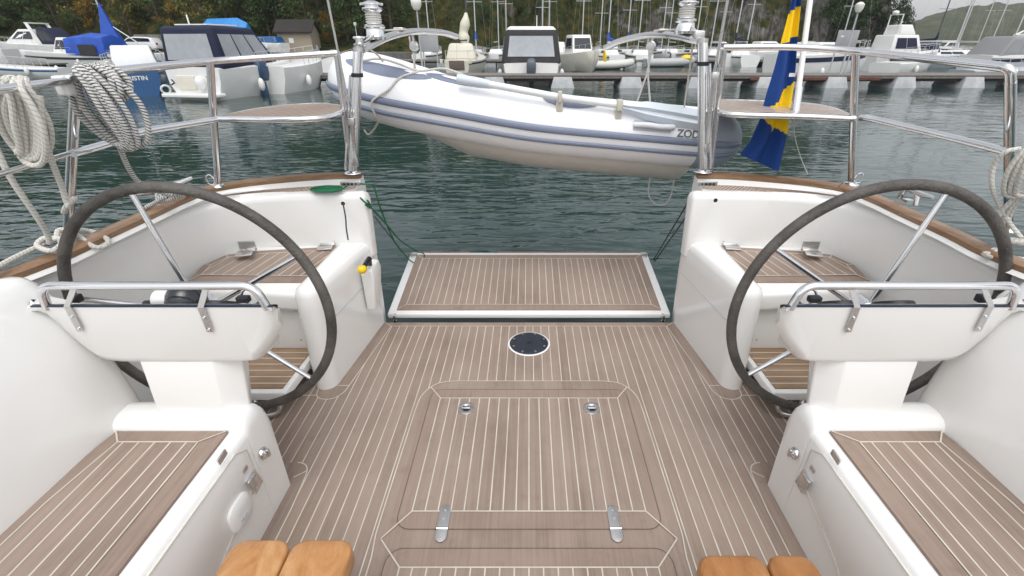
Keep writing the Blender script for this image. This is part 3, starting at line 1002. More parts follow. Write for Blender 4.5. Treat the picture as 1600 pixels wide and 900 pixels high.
# --- pushpits, posts, corner seats
def post(mb, a, b, r=.0145): mb.tube([a, b], r, 14)
LP = dict(p1=(AT(106, 366, Z=.822), AT(119, 124, Y=1.50)), p2=(AT(341, 290, Z=.855), AT(328, 96, Y=2.10)), p3=(AT(549, 271, Z=.852), AT(527, 86, Y=2.36)))
RP = dict(p1=(AT(1576, 358, Z=.822), AT(1579, 128, Y=1.50)), p2=(AT(1330, 287, Z=.855), AT(1337, 84, Y=2.10)), p3=(AT(1109, 268, Z=.852), AT(1131, 76, Y=2.36)))
for side, PP in ((-1, LP), (1, RP)):
    mb = MB()
    if side < 0:
        top = [AT(98, 128, Y=1.47), AT(119, 121, Y=1.50), AT(200, 109, Y=1.68), AT(328, 96, Y=2.10), AT(430, 89, Y=2.26), AT(527, 83, Y=2.36)]
        mid = [AT(114, 240, Y=1.475), AT(170, 224, Y=1.62), AT(222, 206, Y=1.78), AT(338, 187, Y=2.06)]
    else:
        top = [AT(1131, 74, Y=2.36), AT(1240, 74, Y=2.25), AT(1337, 80, Y=2.10), AT(1450, 92, Y=1.78), AT(1545, 103, Y=1.55), AT(1579, 128, Y=1.49)]
        mid = [AT(1345, 184, Y=2.06), AT(1365, 186, Y=2.0), AT(1470, 211, Y=1.75), AT(1577, 238, Y=1.48)]
    if side < 0:
        mb.tube(catmull(top, 6), .0135, 14)
    else:
        mb.tube(catmull(top[:4], 6) + fillet([top[3].lerp(top[4], .2), top[4].lerp(Vector(AT(1577, 104, Y=1.50)), .3), AT(1578, 106, Y=1.49), Vector(AT(1579, 128, Y=1.50))], .10)[2:], .0135, 14)
    pu = mb.build('pushpit', M['steel'], yacht)
    for key in ('p1', 'p2', 'p3'):
        b_ = MB()
        a, b = PP[key]
        post(b_, a, b)
        b_.lathe([(.001, .012), (.02, .012), (.032, .005), (.034, 0), (.001, 0)], 16, a + Vector((0, 0, -.004)))
        b_.build('rail_post', M['steel'], pu)
    b_ = MB()
    b_.tube(catmull(mid, 6), .0125, 12)
    b_.build('middle_rail', M['steel'], pu)
    # small ring on the foot of the middle post
    b_ = MB()
    c0 = PP['p2'][0] + Vector((.022 if side > 0 else -.022, -.01, .03))
    b_.tube([c0 + Vector((.018 * math.cos(k * .524), 0, .024 * math.sin(k * .524))) for k in range(12)], .003, 8, closed=True)
    b_.build('tie_ring', M['steel'], pu)
    # teak corner seat in its tube frame
    if side < 0:
        fr = [AT(340, 186, Z=1.16), AT(440, 187, Z=1.16), AT(500, 185, Z=1.16), AT(530, 178, Z=1.16), AT(541, 168, Z=1.16)]
        back = [AT(541, 168, Z=1.165), AT(500, 163.5, Z=1.165), AT(440, 167, Z=1.165), AT(385, 175, Z=1.165)]
    else:
        fr = [AT(1336, 186, Z=1.16), AT(1250, 182, Z=1.16), AT(1165, 180, Z=1.16), AT(1130, 177, Z=1.16), AT(1117, 168, Z=1.16)]
        back = [AT(1117, 166, Z=1.165), AT(1130, 158, Z=1.165), AT(1245, 162, Z=1.165), AT(1300, 170, Z=1.165)]
    b_ = MB()
    b_.tube(catmull(fr, 5), .0135, 12)
    b_.tube(catmull([fr[-1]] + back[1:] + [fr[0]], 5), .010, 10)
    cs_ = b_.build('corner_seat', M['steel'], pu)
    b_ = MB()
    op = [(p.x, p.y) for p in catmull(fr, 3)[:-1]] + [(p.x, p.y) for p in catmull(back, 3)]
    b_.prism(op, 1.156, 1.172, 0)
    for k in range(-30, 31):
        c_ = k * .042
        d_ = Vector((.55, 1)).normalized() if side < 0 else Vector((-.55, 1)).normalized()
        nn = Vector((d_.y, -d_.x))
        off = nn.dot(Vector((fr[0].x, fr[0].y)))
        for a, b in inside_intervals(op, nn * (c_ + off), d_):
            b_.line([nn * (c_ + off) + d_ * a, nn * (c_ + off) + d_ * b], .005, 1.1732, 1)
    b_.build('seat_slats', [M['teakm'] if side < 0 else mat('wet_teak_painted_sheen', (.52, .42, .37), .22, var=.12, vscale=12), M['caulk']], cs_, smooth=False)  # starboard slats: bright reflection on wet teak put into the base colour
# white plastic block at the end of the port top rail, and the guard wires leading forward
b_ = MB()
p = AT(104, 134, Y=1.47)
b_.box(p + Vector((-.006, 0, 0)), (.034, .035, .055))
b_.build('rail_block', M['gel2'], bpy.data.objects['pushpit'], bevel=.006)
for i, (a, b) in enumerate(((AT(104, 127, Y=1.47), AT(-60, 147, Y=1.15)), (AT(108, 240, Y=1.46), AT(-60, 290, Y=1.15)))):
    b_ = MB()
    b_.tube([a, b], .0075 if i else .011, 10)
    b_.build('guard_rail', M['steel'], bpy.data.objects['pushpit'])

# --- backstays with turnbuckles
for side, pts, tb in ((-1, (AT(490, -110, Y=2.30), AT(512, 0, Y=2.32), AT(550, 190, Y=2.36), AT(556, 262, Y=2.37)), ((549, 186), (556, 255))),
                      (1, (AT(1163, -110, Y=2.28), AT(1137, 0, Y=2.30), AT(1113, 130, Y=2.34), AT(1099, 262, Y=2.36)), ((1118, 112), (1104, 235)))):
    mb = MB()
    mb.tube(pts, .0052 if side < 0 else .0065, 10)
    bs = mb.build('backstay', M['steelb'], yacht)
    mb = MB()
    a, b = AT(*tb[0], Y=2.335), AT(*tb[1], Y=2.355)
    mb.tube([a, a.lerp(b, .12), a.lerp(b, .16), a.lerp(b, .5), a.lerp(b, .84), a.lerp(b, .88), b], [.009, .012, .010, .0085, .010, .013, .010], 12)
    mb.box(a.lerp(b, .05), (.03, .022, .03)); mb.box(a.lerp(b, .97), (.028, .02, .04))
    mb.build('turnbuckle', M['steelb'], bs, bevel=.002)

# --- davits with winches on top
for side in (-1, 1):
    f = 1 if side < 0 else -1
    if side < 0:
        base, top = AT(552, 266, Y=2.37), AT(560, 76, Y=2.40)
        arm = [AT(563, 78, Y=2.40), AT(578, 71, Y=2.48), AT(600, 60, Y=2.62), AT(625, 52.5, Y=2.80), AT(655, 49, Y=2.98), AT(690, 51, Y=3.14), AT(712, 57, Y=3.26)]
        wpos, w2 = AT(588, 62, Y=2.52), AT(563, 73, Y=2.41)
    else:
        base, top = AT(1098, 264, Y=2.37), AT(1098, 62, Y=2.40)
        arm = [AT(1096, 64, Y=2.40), AT(1083, 62, Y=2.46), AT(1062, 57, Y=2.60), AT(1035, 54.5, Y=2.80), AT(1005, 56, Y=2.98), AT(970, 64, Y=3.14), AT(948, 74, Y=3.26)]
        wpos, w2 = AT(1069, 53, Y=2.52), None
    mb = MB()
    mb.tube([base, top], .0235, 18)
    mb.lathe([(.001, .006), (.026, .006), (.026, -.012), (.001, -.012)], 18, top)
    mb.lathe([(.001, .010), (.03, .010), (.045, .004), (.047, 0), (.001, 0)], 20, base + Vector((0, 0, -.012)))
    dv = mb.build('davit', M['steel'], yacht)
    mb = MB()
    bp_ = base.lerp(top, .80 if side < 0 else .83)
    mb.lathe([(.0215, .010), (.027, .008), (.027, -.008), (.0215, -.010)], 18, bp_)
    mb.build('davit_collar', M['black'], dv)
    mb = MB()
    mb.tube([base + Vector((-.043 * f, .01, .0)), bp_ + Vector((-.036 * f, .01, 0))], .007, 10)
    mb.build('davit_stay', M['steel'], dv)
    mb = MB()
    mb.tube(catmull(arm, 6), .027, 14, flat=.62)
    mb.build('davit_arm', M['steelb'], dv)
    mb = MB()                                   # self-tailing winch
    h = .155
    mb.lathe([(.001, 0), (.046, 0), (.048, .012), (.043, .018), (.043, .046), (.049, .052), (.049, .060), (.034, .066), (.030, .084), (.033, .112), (.045, .120), (.048, .126), (.047, .131), (.034, .134), (.034, .140), (.046, .143), (.046, .149), (.03, .155), (.018, .160), (.001, .160)], 26, wpos)
    for k in range(8):
        an = k * math.pi / 4
        mb.box(wpos + Vector((.047 * math.cos(an), .047 * math.sin(an), .146)), (.014, .010, .008), rot=Matrix.Rotation(an, 3, 'Z'))
    wi = mb.build('davit_winch', M['steel'], dv)
    mb = MB()
    for t in range(4):
        mb.tube([wpos + Vector((.0335 * math.cos(k * .4189), .0335 * math.sin(k * .4189), .074 + t * .0095)) for k in range(15)], .0042, 6, closed=True)
    mb.build('winch_turns', M['rope'], wi)
    if w2:
        mb = MB()
        mb.lathe([(.001, 0), (.028, 0), (.03, .010), (.018, .016), (.018, .03), (.028, .036), (.026, .042), (.001, .045)], 20, w2)
        mb.build('fairlead', M['steel'], dv)
    else:
        mb = MB()
        mb.box(AT(1092, 55, Y=2.42), (.05, .03, .04)); mb.build('rope_clutch', M['steelb'], dv, bevel=.008)
    mb = MB()
    q = arm[3]
    mb.box(q + Vector((0, 0, .022)), (.05, .06, .012)); mb.build('arm_bracket', M['steelb'], dv, bevel=.003)

# --- mooring cleats by the toe rail
for side, (xa, ya), (xb, yb_) in ((1, (1385, 299), (1455, 330)), (-1, (300, 306), (232, 322))):
    a, b = AT(xa, ya, Z=.855), AT(xb, yb_, Z=.845)
    if side < 0: a, b = AT(292, 300, Z=.865), AT(236, 318, Z=.85)
    m_ = (a + b) / 2; d_ = (b - a).normalized()
    mb = MB()
    mb.tube([m_ - d_ * .11 + Vector((0, 0, .052)), m_ - d_ * .06 + Vector((0, 0, .046)), m_ + d_ * .06 + Vector((0, 0, .046)), m_ + d_ * .11 + Vector((0, 0, .052))], [.007, .011, .011, .007], 12)
    for k in (-.035, .035): mb.tube([m_ + d_ * k + Vector((0, 0, .046)), m_ + d_ * k * 1.3 + Vector((0, 0, -.004))], .010, 10)
    mb.box(m_ + Vector((0, 0, 0)), (.03, .03, .012))
    mb.build('mooring_cleat', M['steel'], yacht)

# ------------------------------------------------------------------ loose gear on the yacht
def rope_thing(name, label, paths, r, m, cat='rope', group=None, seg=8):
    mb = MB()
    for p in paths: mb.tube(p, r, seg)
    o = mb.build(name, M[m])
    return tag(o, label, cat, group)

def coil(P0, P1, half, n, seed, depth=.02, jit=.25, loops_pts=26):
    """one continuous rope wound in n long loops between P0 (top) and P1 (bottom)"""
    rnd = random.Random(seed)
    V = (P1 - P0) / 2; C = (P0 + P1) / 2
    Uu = Vector((0, 1, 0)).cross(V).normalized()
    pts = []
    for i in range(n):
        a, b = half * (1 + rnd.uniform(-jit, jit)), V.length * (1 + rnd.uniform(-.09, .10))
        off = Uu * rnd.uniform(-.5, .5) * half * 1.0 + Vector((0, rnd.uniform(-depth, depth), 0))
        ph = rnd.uniform(-.08, .08)
        for k in range(loops_pts):
            th = 2 * math.pi * k / loops_pts + math.pi / 2
            e = .65
            cx = math.copysign(abs(math.cos(th)) ** e, math.cos(th))
            pin = 1 - .35 * max(0, math.sin(th + ph)) ** 2
            pts.append((C + off * (1 - .5 * abs(math.sin(th))) + Uu * a * cx * pin - V.normalized() * b * math.sin(th) + Vector((0, (-.022 if cx < 0 else .012) * 1, 0)), ))
    P = [p[0] for p in pts]
    Q = []
    for i in range(len(P)):      # soften the change from one loop to the next
        a, b, c_ = P[max(i - 1, 0)], P[i], P[min(i + 1, len(P) - 1)]
        Q.append(a * .25 + b * .5 + c_ * .25)
    return catmull(Q, 2)

rope_thing('rope_coil', 'thick plain white rope coil hanging from the guard rail at the far left edge', [coil(AT(30, 128, Y=1.33), AT(46, 243, Y=1.36), .050, 8, 3, .04, .55),
           catmull([AT(62, 150, Y=1.33), AT(72, 225, Y=1.33), AT(96, 290, Y=1.40), AT(106, 318, Y=1.41), AT(117, 310, Y=1.44), AT(104, 322, Y=1.40), AT(100, 332, Y=1.41)], 6),
           catmull([AT(-25, 190, Y=1.28), AT(15, 275, Y=1.30), AT(55, 335, Y=1.34), AT(72, 362, Y=1.37), AT(78, 380, Y=1.38)], 6)], .0078, 'rope', group=None)
rope_thing('mooring_line', 'white rope knotted at the foot of the left rail post, loose loop on deck', [
           catmull([AT(-30, 432, Z=0.845), AT(20, 404, Z=0.845), AT(62, 384, Z=0.845), AT(85, 372, Z=0.855), AT(96, 380, Z=0.855), AT(80, 392, Z=0.845), AT(58, 384, Z=0.850), AT(70, 372, Z=0.865), AT(95, 373, Z=0.865),
                    AT(110, 366, Z=0.865), AT(126, 360, Z=0.845), AT(148, 363, Z=0.825), AT(168, 374, Z=0.820), AT(166, 384, Z=0.815), AT(148, 386, Z=0.815), AT(130, 374, Z=0.830), AT(112, 362, Z=0.865), AT(92, 360, Z=0.875), AT(88, 376, Z=0.855)], 6)], .0085, 'rope')
rope_thing('rope_coil', 'grey flecked rope coil looped over the port top rail', [coil(AT(130, 103, Y=1.50), AT(208, 230, Y=1.54), .050, 10, 12, .04, .55),
           coil(AT(166, 98, Y=1.55), AT(178, 158, Y=1.54), .042, 6, 5, .03, .4),
           catmull([AT(178, 200, Y=1.54), AT(190, 238, Y=1.58), AT(205, 270, Y=1.62), AT(222, 288, Y=1.66), AT(250, 300, Y=1.74), AT(268, 306, Y=1.78)], 6)], .0080, 'fleck')
rope_thing('rope_tail', 'flecked rope made fast on the port mooring cleat', [
           catmull([AT(222, 327, Z=0.855), AT(240, 318, Z=0.865), AT(258, 308, Z=0.895), AT(276, 303, Z=0.905), AT(262, 314, Z=0.885), AT(250, 312, Z=0.900), AT(270, 304, Z=0.915), AT(286, 300, Z=0.885), AT(274, 311, Z=0.875), AT(256, 304, Z=0.910), AT(248, 316, Z=0.885), AT(280, 306, Z=0.885), AT(294, 302, Z=0.860)], 6)], .0085, 'fleck')
rope_thing('rope_coil', 'plain white rope coil hanging on the starboard guard rail at the far right edge', [coil(AT(1618, 232, Y=1.42), AT(1592, 305, Y=1.44), .04, 5, 21, .03, .4),
           coil(AT(1618, 300, Y=1.42), AT(1590, 380, Y=1.44), .04, 4, 22, .03, .4),
           catmull([AT(1594, 232, Y=1.43), AT(1570, 238, Y=1.44), AT(1553, 258, Y=1.46), AT(1550, 290, Y=1.46), AT(1562, 322, Y=1.47), AT(1580, 352, Y=1.45), AT(1596, 372, Y=1.42)], 6)], .0070, 'rope')
rope_thing('rope_tail', 'white rope wrapped on a fitting beside the starboard wheel rim', [
           catmull([AT(1535, 402, Z=0.795), AT(1545, 394, Z=0.815), AT(1556, 390, Z=0.825), AT(1548, 402, Z=0.810), AT(1538, 396, Z=0.820), AT(1560, 400, Z=0.805), AT(1590, 404, Z=0.795), AT(1640, 412, Z=0.795)], 6)], .008, 'rope')
# flat spiral of green rope on the port side deck, its tail to the platform
gc = AT(511, 296, Z=.812)
sp = [gc + Vector((math.cos(t * .45) * (.006 + .00060 * t) * 1.15, math.sin(t * .45) * (.006 + .00060 * t) * .75, .004)) for t in range(112)]
gpts = sp + catmull([sp[-1], AT(548, 288, Z=.83), AT(572, 288, Z=.835), AT(584, 292, Y=2.31), AT(592, 318, Y=2.36), AT(604, 350, Y=2.5), AT(618, 380, Y=2.68), AT(632, 398, Y=2.84), AT(646, 410, Y=2.95), AT(660, 406, Y=2.99), AT(663, 398, Y=3.02), AT(656, 393, Y=3.04)], 6)[1:]
rope_thing('green_rope', 'thin green rope coiled flat on the left stern deck, led to the platform', [gpts], .0042, 'green')
rope_thing('green_lanyard', 'short green lanyard knotted to the eye on the port stern corner', [
           catmull([AT(563, 309, Y=2.20), AT(570, 316, Y=2.22), AT(578, 320, Y=2.24), AT(574, 313, Y=2.22), AT(580, 324, Y=2.25), AT(571, 320, Y=2.21), AT(585, 330, Y=2.34), AT(605, 352, Y=2.5), AT(626, 376, Y=2.78), AT(652, 393, Y=3.03)], 6)], .0045, 'green')
rope_thing('platform_cable', 'pair of dark cables holding the starboard corner of the swim platform', [
           [AT(1074, 318, Y=2.31), AT(1021, 406, Y=3.02)], [AT(1072, 339, Y=2.31), AT(1023, 408, Y=3.01)]], .0045, 'cable', 'cable')
rope_thing('platform_cable', 'single thin dark cable beside the green rope at the port corner of the swim platform', [
           [AT(585, 338, Y=2.31), AT(636, 402, Y=3.01)]], .0035, 'cable', 'cable')
rope_thing('lanyard', 'short black lanyard hanging from a hole behind the port helm seat', [
           catmull([AT(536, 318, Y=2.185), AT(540, 340, Y=2.183), AT(541, 356, Y=2.187), AT(544, 375, Y=2.185)], 6)], .0038, 'cable', 'lanyard')

# winch handle with yellow knob in the port pocket
wh = thing('winch_handle', 'dark winch handle with a bright yellow round knob standing in the port stern pocket', 'winch handle', (-.83, 2.15, .44))
own_space(wh)
p = AT(566, 421, Y=2.04); q = AT(577, 404, Y=2.14)
mb = MB(); mb.tube([p.lerp(q, .2), q], [.012, .014], 14); mb.tube([q, Vector((-.826, 2.17, .42))], .011, 10); mb.build('handle_grip', M['black'], wh)
mb = MB(); mb.sphere(p, .024, 18, sc=(1, 1, .9)); mb.build('knob', M['yellow'], wh)

# varnished wooden boards at the bottom edge
for side, x0, x1, xm, y, lab in ((-1, 337, 556, 459, 841, 'glossy orange-brown wooden stool of two rounded boards at the lower left'), (1, 1086, 1298, 1192, 865, 'darker glossy brown wooden stool of two rounded boards at the lower right')):
    zt = .43
    a, b, mid = AT(x0 + (30 if side < 0 else 0), y, Z=zt), AT(x1 - (0 if side < 0 else 30), y, Z=zt), AT(xm, y, Z=zt)
    bd = own_space(thing('wooden_stool', lab, 'wooden stool', ((a.x + b.x) / 2, a.y - .12, 0)))
    for i, (xa, xb) in enumerate(((a.x, mid.x - .0012), (mid.x + .0012, b.x))):
        mb = MB()
        rings = []
        n = 10
        yy0, yy1 = a.y - .32, a.y
        def rrect(ins, z):
            return [Vector((x_, y_, z)) for x_, y_ in inset([(xa, yy0), (xb, yy0), (xb, yy1 - .034), (xb - .004, yy1 - .018), (xb - .014, yy1 - .006), (xb - .03, yy1), (xa + .03, yy1), (xa + .014, yy1 - .006), (xa + .004, yy1 - .018), (xa, yy1 - .034)], ins)]
        mb.loft([rrect(.006, zt - .05), rrect(0, zt - .045), rrect(0, zt - .009), rrect(.003, zt - .003), rrect(.008, zt)], 0)
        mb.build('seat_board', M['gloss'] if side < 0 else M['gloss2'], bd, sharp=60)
    for xa in (a.x + .03, b.x - .03):
        mb = MB()
        mb.box((xa, a.y - .16, .19), (.03, .26, .378))
        mb.build('stool_leg', M['gloss'], bd, bevel=.006)
    mb = MB(); mb.box(((a.x + b.x) / 2, a.y - .16, .30), (b.x - a.x - .06, .03, .06)); mb.build('stool_stretcher', M['gloss'], bd, bevel=.005)
# ------------------------------------------------------------------ inflatable dinghy in the davits
AL = R(4.8)
DC = Vector((.0, 3.20, 1.05))
def D(u, w, h):            # u forward (to the left), w across (negative = towards us), h up
    return DC + Vector((-u * math.cos(AL), w, u * math.sin(AL) + h - (w + .42) * (.13 if u < .3 else max(.02, .13 - (u - .3) * .16))))
RT = .166
def tpt(t):
    """centre line of the tube, t in 0..1 from near stern round the bow to far stern"""
    K = [(-1.23, -.42, 0), (-1.16, -.42, 0), (-1.0, -.42, 0), (-.5, -.42, 0), (0, -.42, .006), (.45, -.41, .045), (.75, -.36, .072), (.99, -.22, .10), (1.08, 0, .115), (.99, .22, .10), (.75, .36, .072), (.45, .41, .045), (0, .42, .006), (-.5, .42, 0), (-1.0, .42, 0), (-1.16, .42, 0), (-1.23, .42, 0)]
    return K
dg = own_space(thing('inflatable_dinghy', 'white inflatable dinghy with blue-grey stripes hanging in the davits behind the stern', 'dinghy', DC))
K = tpt(0)
CP = catmull([D(*q) for q in K], 8)
LOC = catmull(K, 8)
rad = []
for q in LOC:
    u = q[0]
    rad.append(RT if u > -1.0 else max(.012, RT * math.sqrt(max(0, 1 - ((-1.0 - u) / .232) ** 2.4))))
n0 = next(i for i, q in enumerate(LOC) if q[0] > -1.0)
mb = MB()
mb.tube(CP[n0 - 1:len(CP) - n0 + 1], rad[n0 - 1:len(CP) - n0 + 1], 32, up=(0, 0, 1), cap=False)
tube_o = mb.build('buoyancy_tube', M['hyp'], dg)
for rng in (range(0, n0 + 1), range(len(CP) - n0 - 1, len(CP))):
    mb = MB(); rng = list(rng)
    mb.tube([CP[i] for i in rng], [rad[i] * 1.012 for i in rng], 32, up=(0, 0, 1))
    mb.build('tube_cone', M['hypl'] if False else mat('grey_cone', (.30, .34, .40), .5), dg)
def frame(i):
    a, b = CP[max(i - 1, 0)], CP[min(i + 1, len(CP) - 1)]
    t = (b - a).normalized()
    up = Vector((0, 0, 1)); up = (up - t * up.dot(t)).normalized()
    out = t.cross(up)
    # outward = away from the dinghy's middle
    if out.dot(CP[i] - (DC + Vector((.4, 0, 0)))) < 0: out = -out
    return up, out
def on_tube(i, ang, lift=0):
    up, out = frame(i)
    return CP[i] + (out * math.cos(ang) + up * math.sin(ang)) * (rad[i] + lift)
for nm, ang, r in (('rub_strake', R(-1), .019), ('rub_strake', R(-23), .013)):
    mb = MB()
    rings = []
    for i in range(len(CP)):
        rr_ = []
        wa = r / RT
        for k in range(9):
            f = -1 + k / 4
            rr_.append(on_tube(i, ang + wa * f, .003 + .010 * math.sqrt(max(0, 1 - f * f))))
        rings.append(rr_)
    mb.loft(rings, 0, cap=False, closed=False)
    mb.build(nm, M['hypg'], dg)
def tube_patch(name, m, i0, i1, a0, a1, lift=.003, lens=True, par=None, hole=None):
    mb = MB(); rings = []
    n = 18
    for k in range(n + 1):
        f = k / n
        x = i0 + (i1 - i0) * f
        i = int(math.floor(x)); fr = x - i
        w = (math.sin(math.pi * min(max(f, .001), .999)) ** .55) if lens else 1
        am = (a0 + a1) / 2; ha = (a1 - a0) / 2 * w
        rings.append([on_tube(i, am + ha * g, lift).lerp(on_tube(min(i + 1, len(CP) - 1), am + ha * g, lift), fr) for g in (-1, -.6, -.2, .2, .6, 1)])
    mb.loft(rings, 0, cap=False, closed=False)
    return mb.build(name, m, par or dg)
iu = lambda u: min(range(len(CP) // 2), key=lambda i: abs(LOC[i][0] - u))
gp = tube_patch('bow_patch', M['hypg'], iu(.98), iu(.52), R(44), R(74))
gp2 = tube_patch('bow_patch', M['hypg'], iu(.56), iu(.20), R(56), R(84))
tube_patch('grip_patch', M['hypg'], iu(-.08), iu(-.36), R(42), R(74))
tube_patch('patch_window', M['hyp'], iu(.68), iu(.56), R(62), R(70), .006, par=gp)
tube_patch('patch_window', M['hyp'], iu(.48), iu(.32), R(66), R(78), .006, par=gp2)
hp_ = tube_patch('handle_pad', M['hypl'], iu(-.54), iu(-.78), R(12), R(30), .004, lens=False)
mb = MB()
i0, i1 = iu(-.57), iu(-.75)
mb.tube(catmull([on_tube(i0, R(21), .006), on_tube(int(i0 * .8 + i1 * .2), R(21), .024), on_tube(int((i0 + i1) / 2), R(20), .026), on_tube(int(i0 * .2 + i1 * .8), R(21), .024), on_tube(i1, R(21), .006)], 5), .015, 12)
mb.build('carry_handle', mat('white_handle', (.66, .68, .71), .45), hp_)
# maker's lettering: white tube, grey letters
def lettering(txt, size, loc, xdir, ndir, m, parent, name='lettering', ext=.0008):
    cu = bpy.data.curves.new(name, 'FONT'); cu.body = txt; cu.size = size; cu.extrude = ext; cu.offset = size * .02
    tmp = bpy.data.objects.new(name + '_tmp', cu); COL.objects.link(tmp)
    bpy.context.view_layer.update()
    me = bpy.data.meshes.new_from_object(tmp.evaluated_get(bpy.context.evaluated_depsgraph_get()))
    bpy.data.objects.remove(tmp)
    xd = Vector(xdir).normalized(); nd = Vector(ndir).normalized(); yd = nd.cross(xd).normalized(); nd = xd.cross(yd)
    Mx = Matrix((xd, yd, nd)).transposed().to_4x4(); Mx.translation = Vector(loc)
    me.transform(Mx); me.materials.clear(); me.materials.append(m)
    o = bpy.data.objects.new(name, me); COL.objects.link(o)
    if parent:
        o.parent = parent
        if parent.get('own_space'): o.location = -Vector(parent.location)
    return o
il = iu(-.86)
lp_ = on_tube(il, R(14), .004)
up_, out_ = frame(il)
ang = R(14)
nrm_ = out_ * math.cos(ang) + up_ * math.sin(ang)
td = (CP[il - 2] - CP[il + 2]).normalized()
lettering('ZODIAC', .056, lp_ + td * (-.03) - nrm_.cross(td) * .02, td, nrm_, mat('grey_lettering', (.10, .11, .12), .6), dg)
mb = MB()
lc = on_tube(iu(-.93), R(30), .005)
mb.tube([lc + td * (.05 * math.cos(k * .349) + .012 * math.sin(k * .698)) + nrm_.cross(td) * (.022 * math.sin(k * .349)) for k in range(18)], .004, 6, closed=True)
mb.build('emblem', mat('grey_emblem', (.10, .11, .12), .6), dg)
# rigid bottom, floor, transom, thwart
mb = MB(); rings = []
for u, w, hk, hs in ((-1.0, .38, -.30, -.08), (-.5, .38, -.30, -.08), (0, .38, -.29, -.08), (.4, .36, -.26, -.05), (.7, .28, -.16, -.01), (.9, .16, -.05, .03), (1.02, .04, .03, .06)):
    rings.append([D(u, -w, hs), D(u, -w * .82, hs + (hk - hs) * .55), D(u, -w * .40, hs + (hk - hs) * .88), D(u, 0, hk), D(u, w * .40, hs + (hk - hs) * .88), D(u, w * .82, hs + (hk - hs) * .55), D(u, w, hs)])
mb.loft(rings, 0)
mb.build('dinghy_bottom', M['hullb'], dg, sharp=50)
mb = MB(); mb.loft([[D(-.97, -.30, -.12), D(-.97, .30, -.12), D(-.97, .30, .17), D(-.97, -.30, .17)], [D(-.93, -.30, -.12), D(-.93, .30, -.12), D(-.93, .30, .17), D(-.93, -.30, .17)]], 0); mb.build('dinghy_transom', M['hypl'], dg, bevel=.006)
mb = MB(); mb.loft([[D(-.1, -.38, .08), D(-.1, .38, .08), D(-.1, .38, .11), D(-.1, -.38, .11)], [D(.12, -.38, .08), D(.12, .38, .08), D(.12, .38, .11), D(.12, -.38, .11)]], 0); mb.build('thwart', M['hypl'], dg, bevel=.006)
# grab line along the bow
rope_thing('grab_line', 'thin beige line looping over the bow tube of the hanging dinghy and down its side', [
    catmull([on_tube(iu(.90), R(60), .012), on_tube(iu(.82), R(70), .035), on_tube(iu(.70), R(70), .03), on_tube(iu(.60), R(70), .012), on_tube(iu(.50), R(78), .035), on_tube(iu(.38), R(74), .03), on_tube(iu(.30), R(70), .008)], 6),
    catmull([on_tube(iu(.60), R(68), .010), on_tube(iu(.67), R(45), .007), on_tube(iu(.73), R(20), .007), on_tube(iu(.77), R(-5), .020), on_tube(iu(.80), R(-35), .016), on_tube(iu(.82), R(-60), .012), AT(577, 210, Y=2.92), AT(569, 203, Y=2.95)], 6)], .0058, 'rope', 'line')
# oar lying on the near tube
oar = own_space(thing('oar', 'pale grey and white oar lying along the near tube of the hanging dinghy', 'oar', D(-.3, -.40, .2)))
yo = 2.64
pa, pb, pc, pd_, pe = AT(714, 123, Y=yo), AT(744, 128, Y=yo), AT(875, 152, Y=yo), AT(972, 165, Y=yo), AT(1094, 187, Y=yo)
mb = MB(); mb.tube([pa, pb, pb.lerp(pc, .15)], [.024, .024, .021], 14); mb.build('oar_grip', mat('pale_blue_grey', (.58, .63, .70), .5), oar)
mb = MB(); mb.tube([pb, pc, pd_], [.018, .018, .018], 12); mb.build('oar_shaft', mat('oar_white', (.76, .77, .78), .35), oar)
mb = MB()
rings = []
for f, w, z in ((0, .022, .02), (.12, .03, .02), (.3, .05, .022), (.7, .058, .024), (1, .055, .022)):
    p = pd_.lerp(pe, f)
    rings.append([p + Vector((0, -.02, w * .9)), p + Vector((0, -.035, w * .3)), p + Vector((0, -.02, 0)), p + Vector((0, -.035, -w * .35)), p + Vector((0, -.015, -w)), p + Vector((0, .02, 0))])
mb.loft(rings, 0); mb.build('oar_blade', mat('oar_pale', (.66, .72, .78), .4), oar, sharp=30)
mb = MB(); mb.box(pe + Vector((.01, -.01, -.01)), (.022, .06, .13)); mb.build('blade_tip', M['black'], oar, bevel=.004)
for px, py in ((875, 151), (968, 164)):
    mb = MB(); p = AT(px, py, Y=yo - .012); mb.box(p, (.03 if px > 900 else .02, .05, .055)); mb.box(p + Vector((0, .02, -.05)), (.035, .03, .05)); mb.build('oar_clip', mat('cream_clip', (.55, .52, .44), .5), oar, bevel=.004)
# davit falls
for lab, pts, blk in (('white rope tackle hanging from the port davit arm to the dinghy', [AT(648, 82, Y=2.98), AT(647, 97, Y=3.0), AT(649, 118, Y=3.05)], (647, 72)),
                      ('white rope tackle with a bridle hanging from the starboard davit arm to the dinghy', [AT(1016, 82, Y=3.0), AT(1014, 100, Y=3.02), AT(1012, 113, Y=3.04)], (1017, 72))):
    ta = own_space(thing('tackle', lab, 'tackle', pts[0]))
    b0 = AT(*blk, Y=2.97)
    mb = MB(); mb.lathe([(.001, .012), (.022, .012), (.028, .006), (.028, -.006), (.022, -.012), (.001, -.012)], 18, b0, axis=(.3, 1, 0)); mb.box(b0 + Vector((0, 0, .03)), (.012, .02, .05)); mb.box(b0 + Vector((-.02, 0, .028)), (.01, .01, .04)); mb.build('block', M['steelb'], ta, bevel=.002)
    mb = MB(); mb.tube(pts, [.012, .006, .011], 8)
    if blk[0] > 900:
        mb.tube([pts[-1], AT(1016, 163, Y=3.1)], .0055, 8); mb.tube([pts[-1], AT(995, 160, Y=3.1)], .0055, 8)
    mb.build('fall_rope', M['rope'], ta)
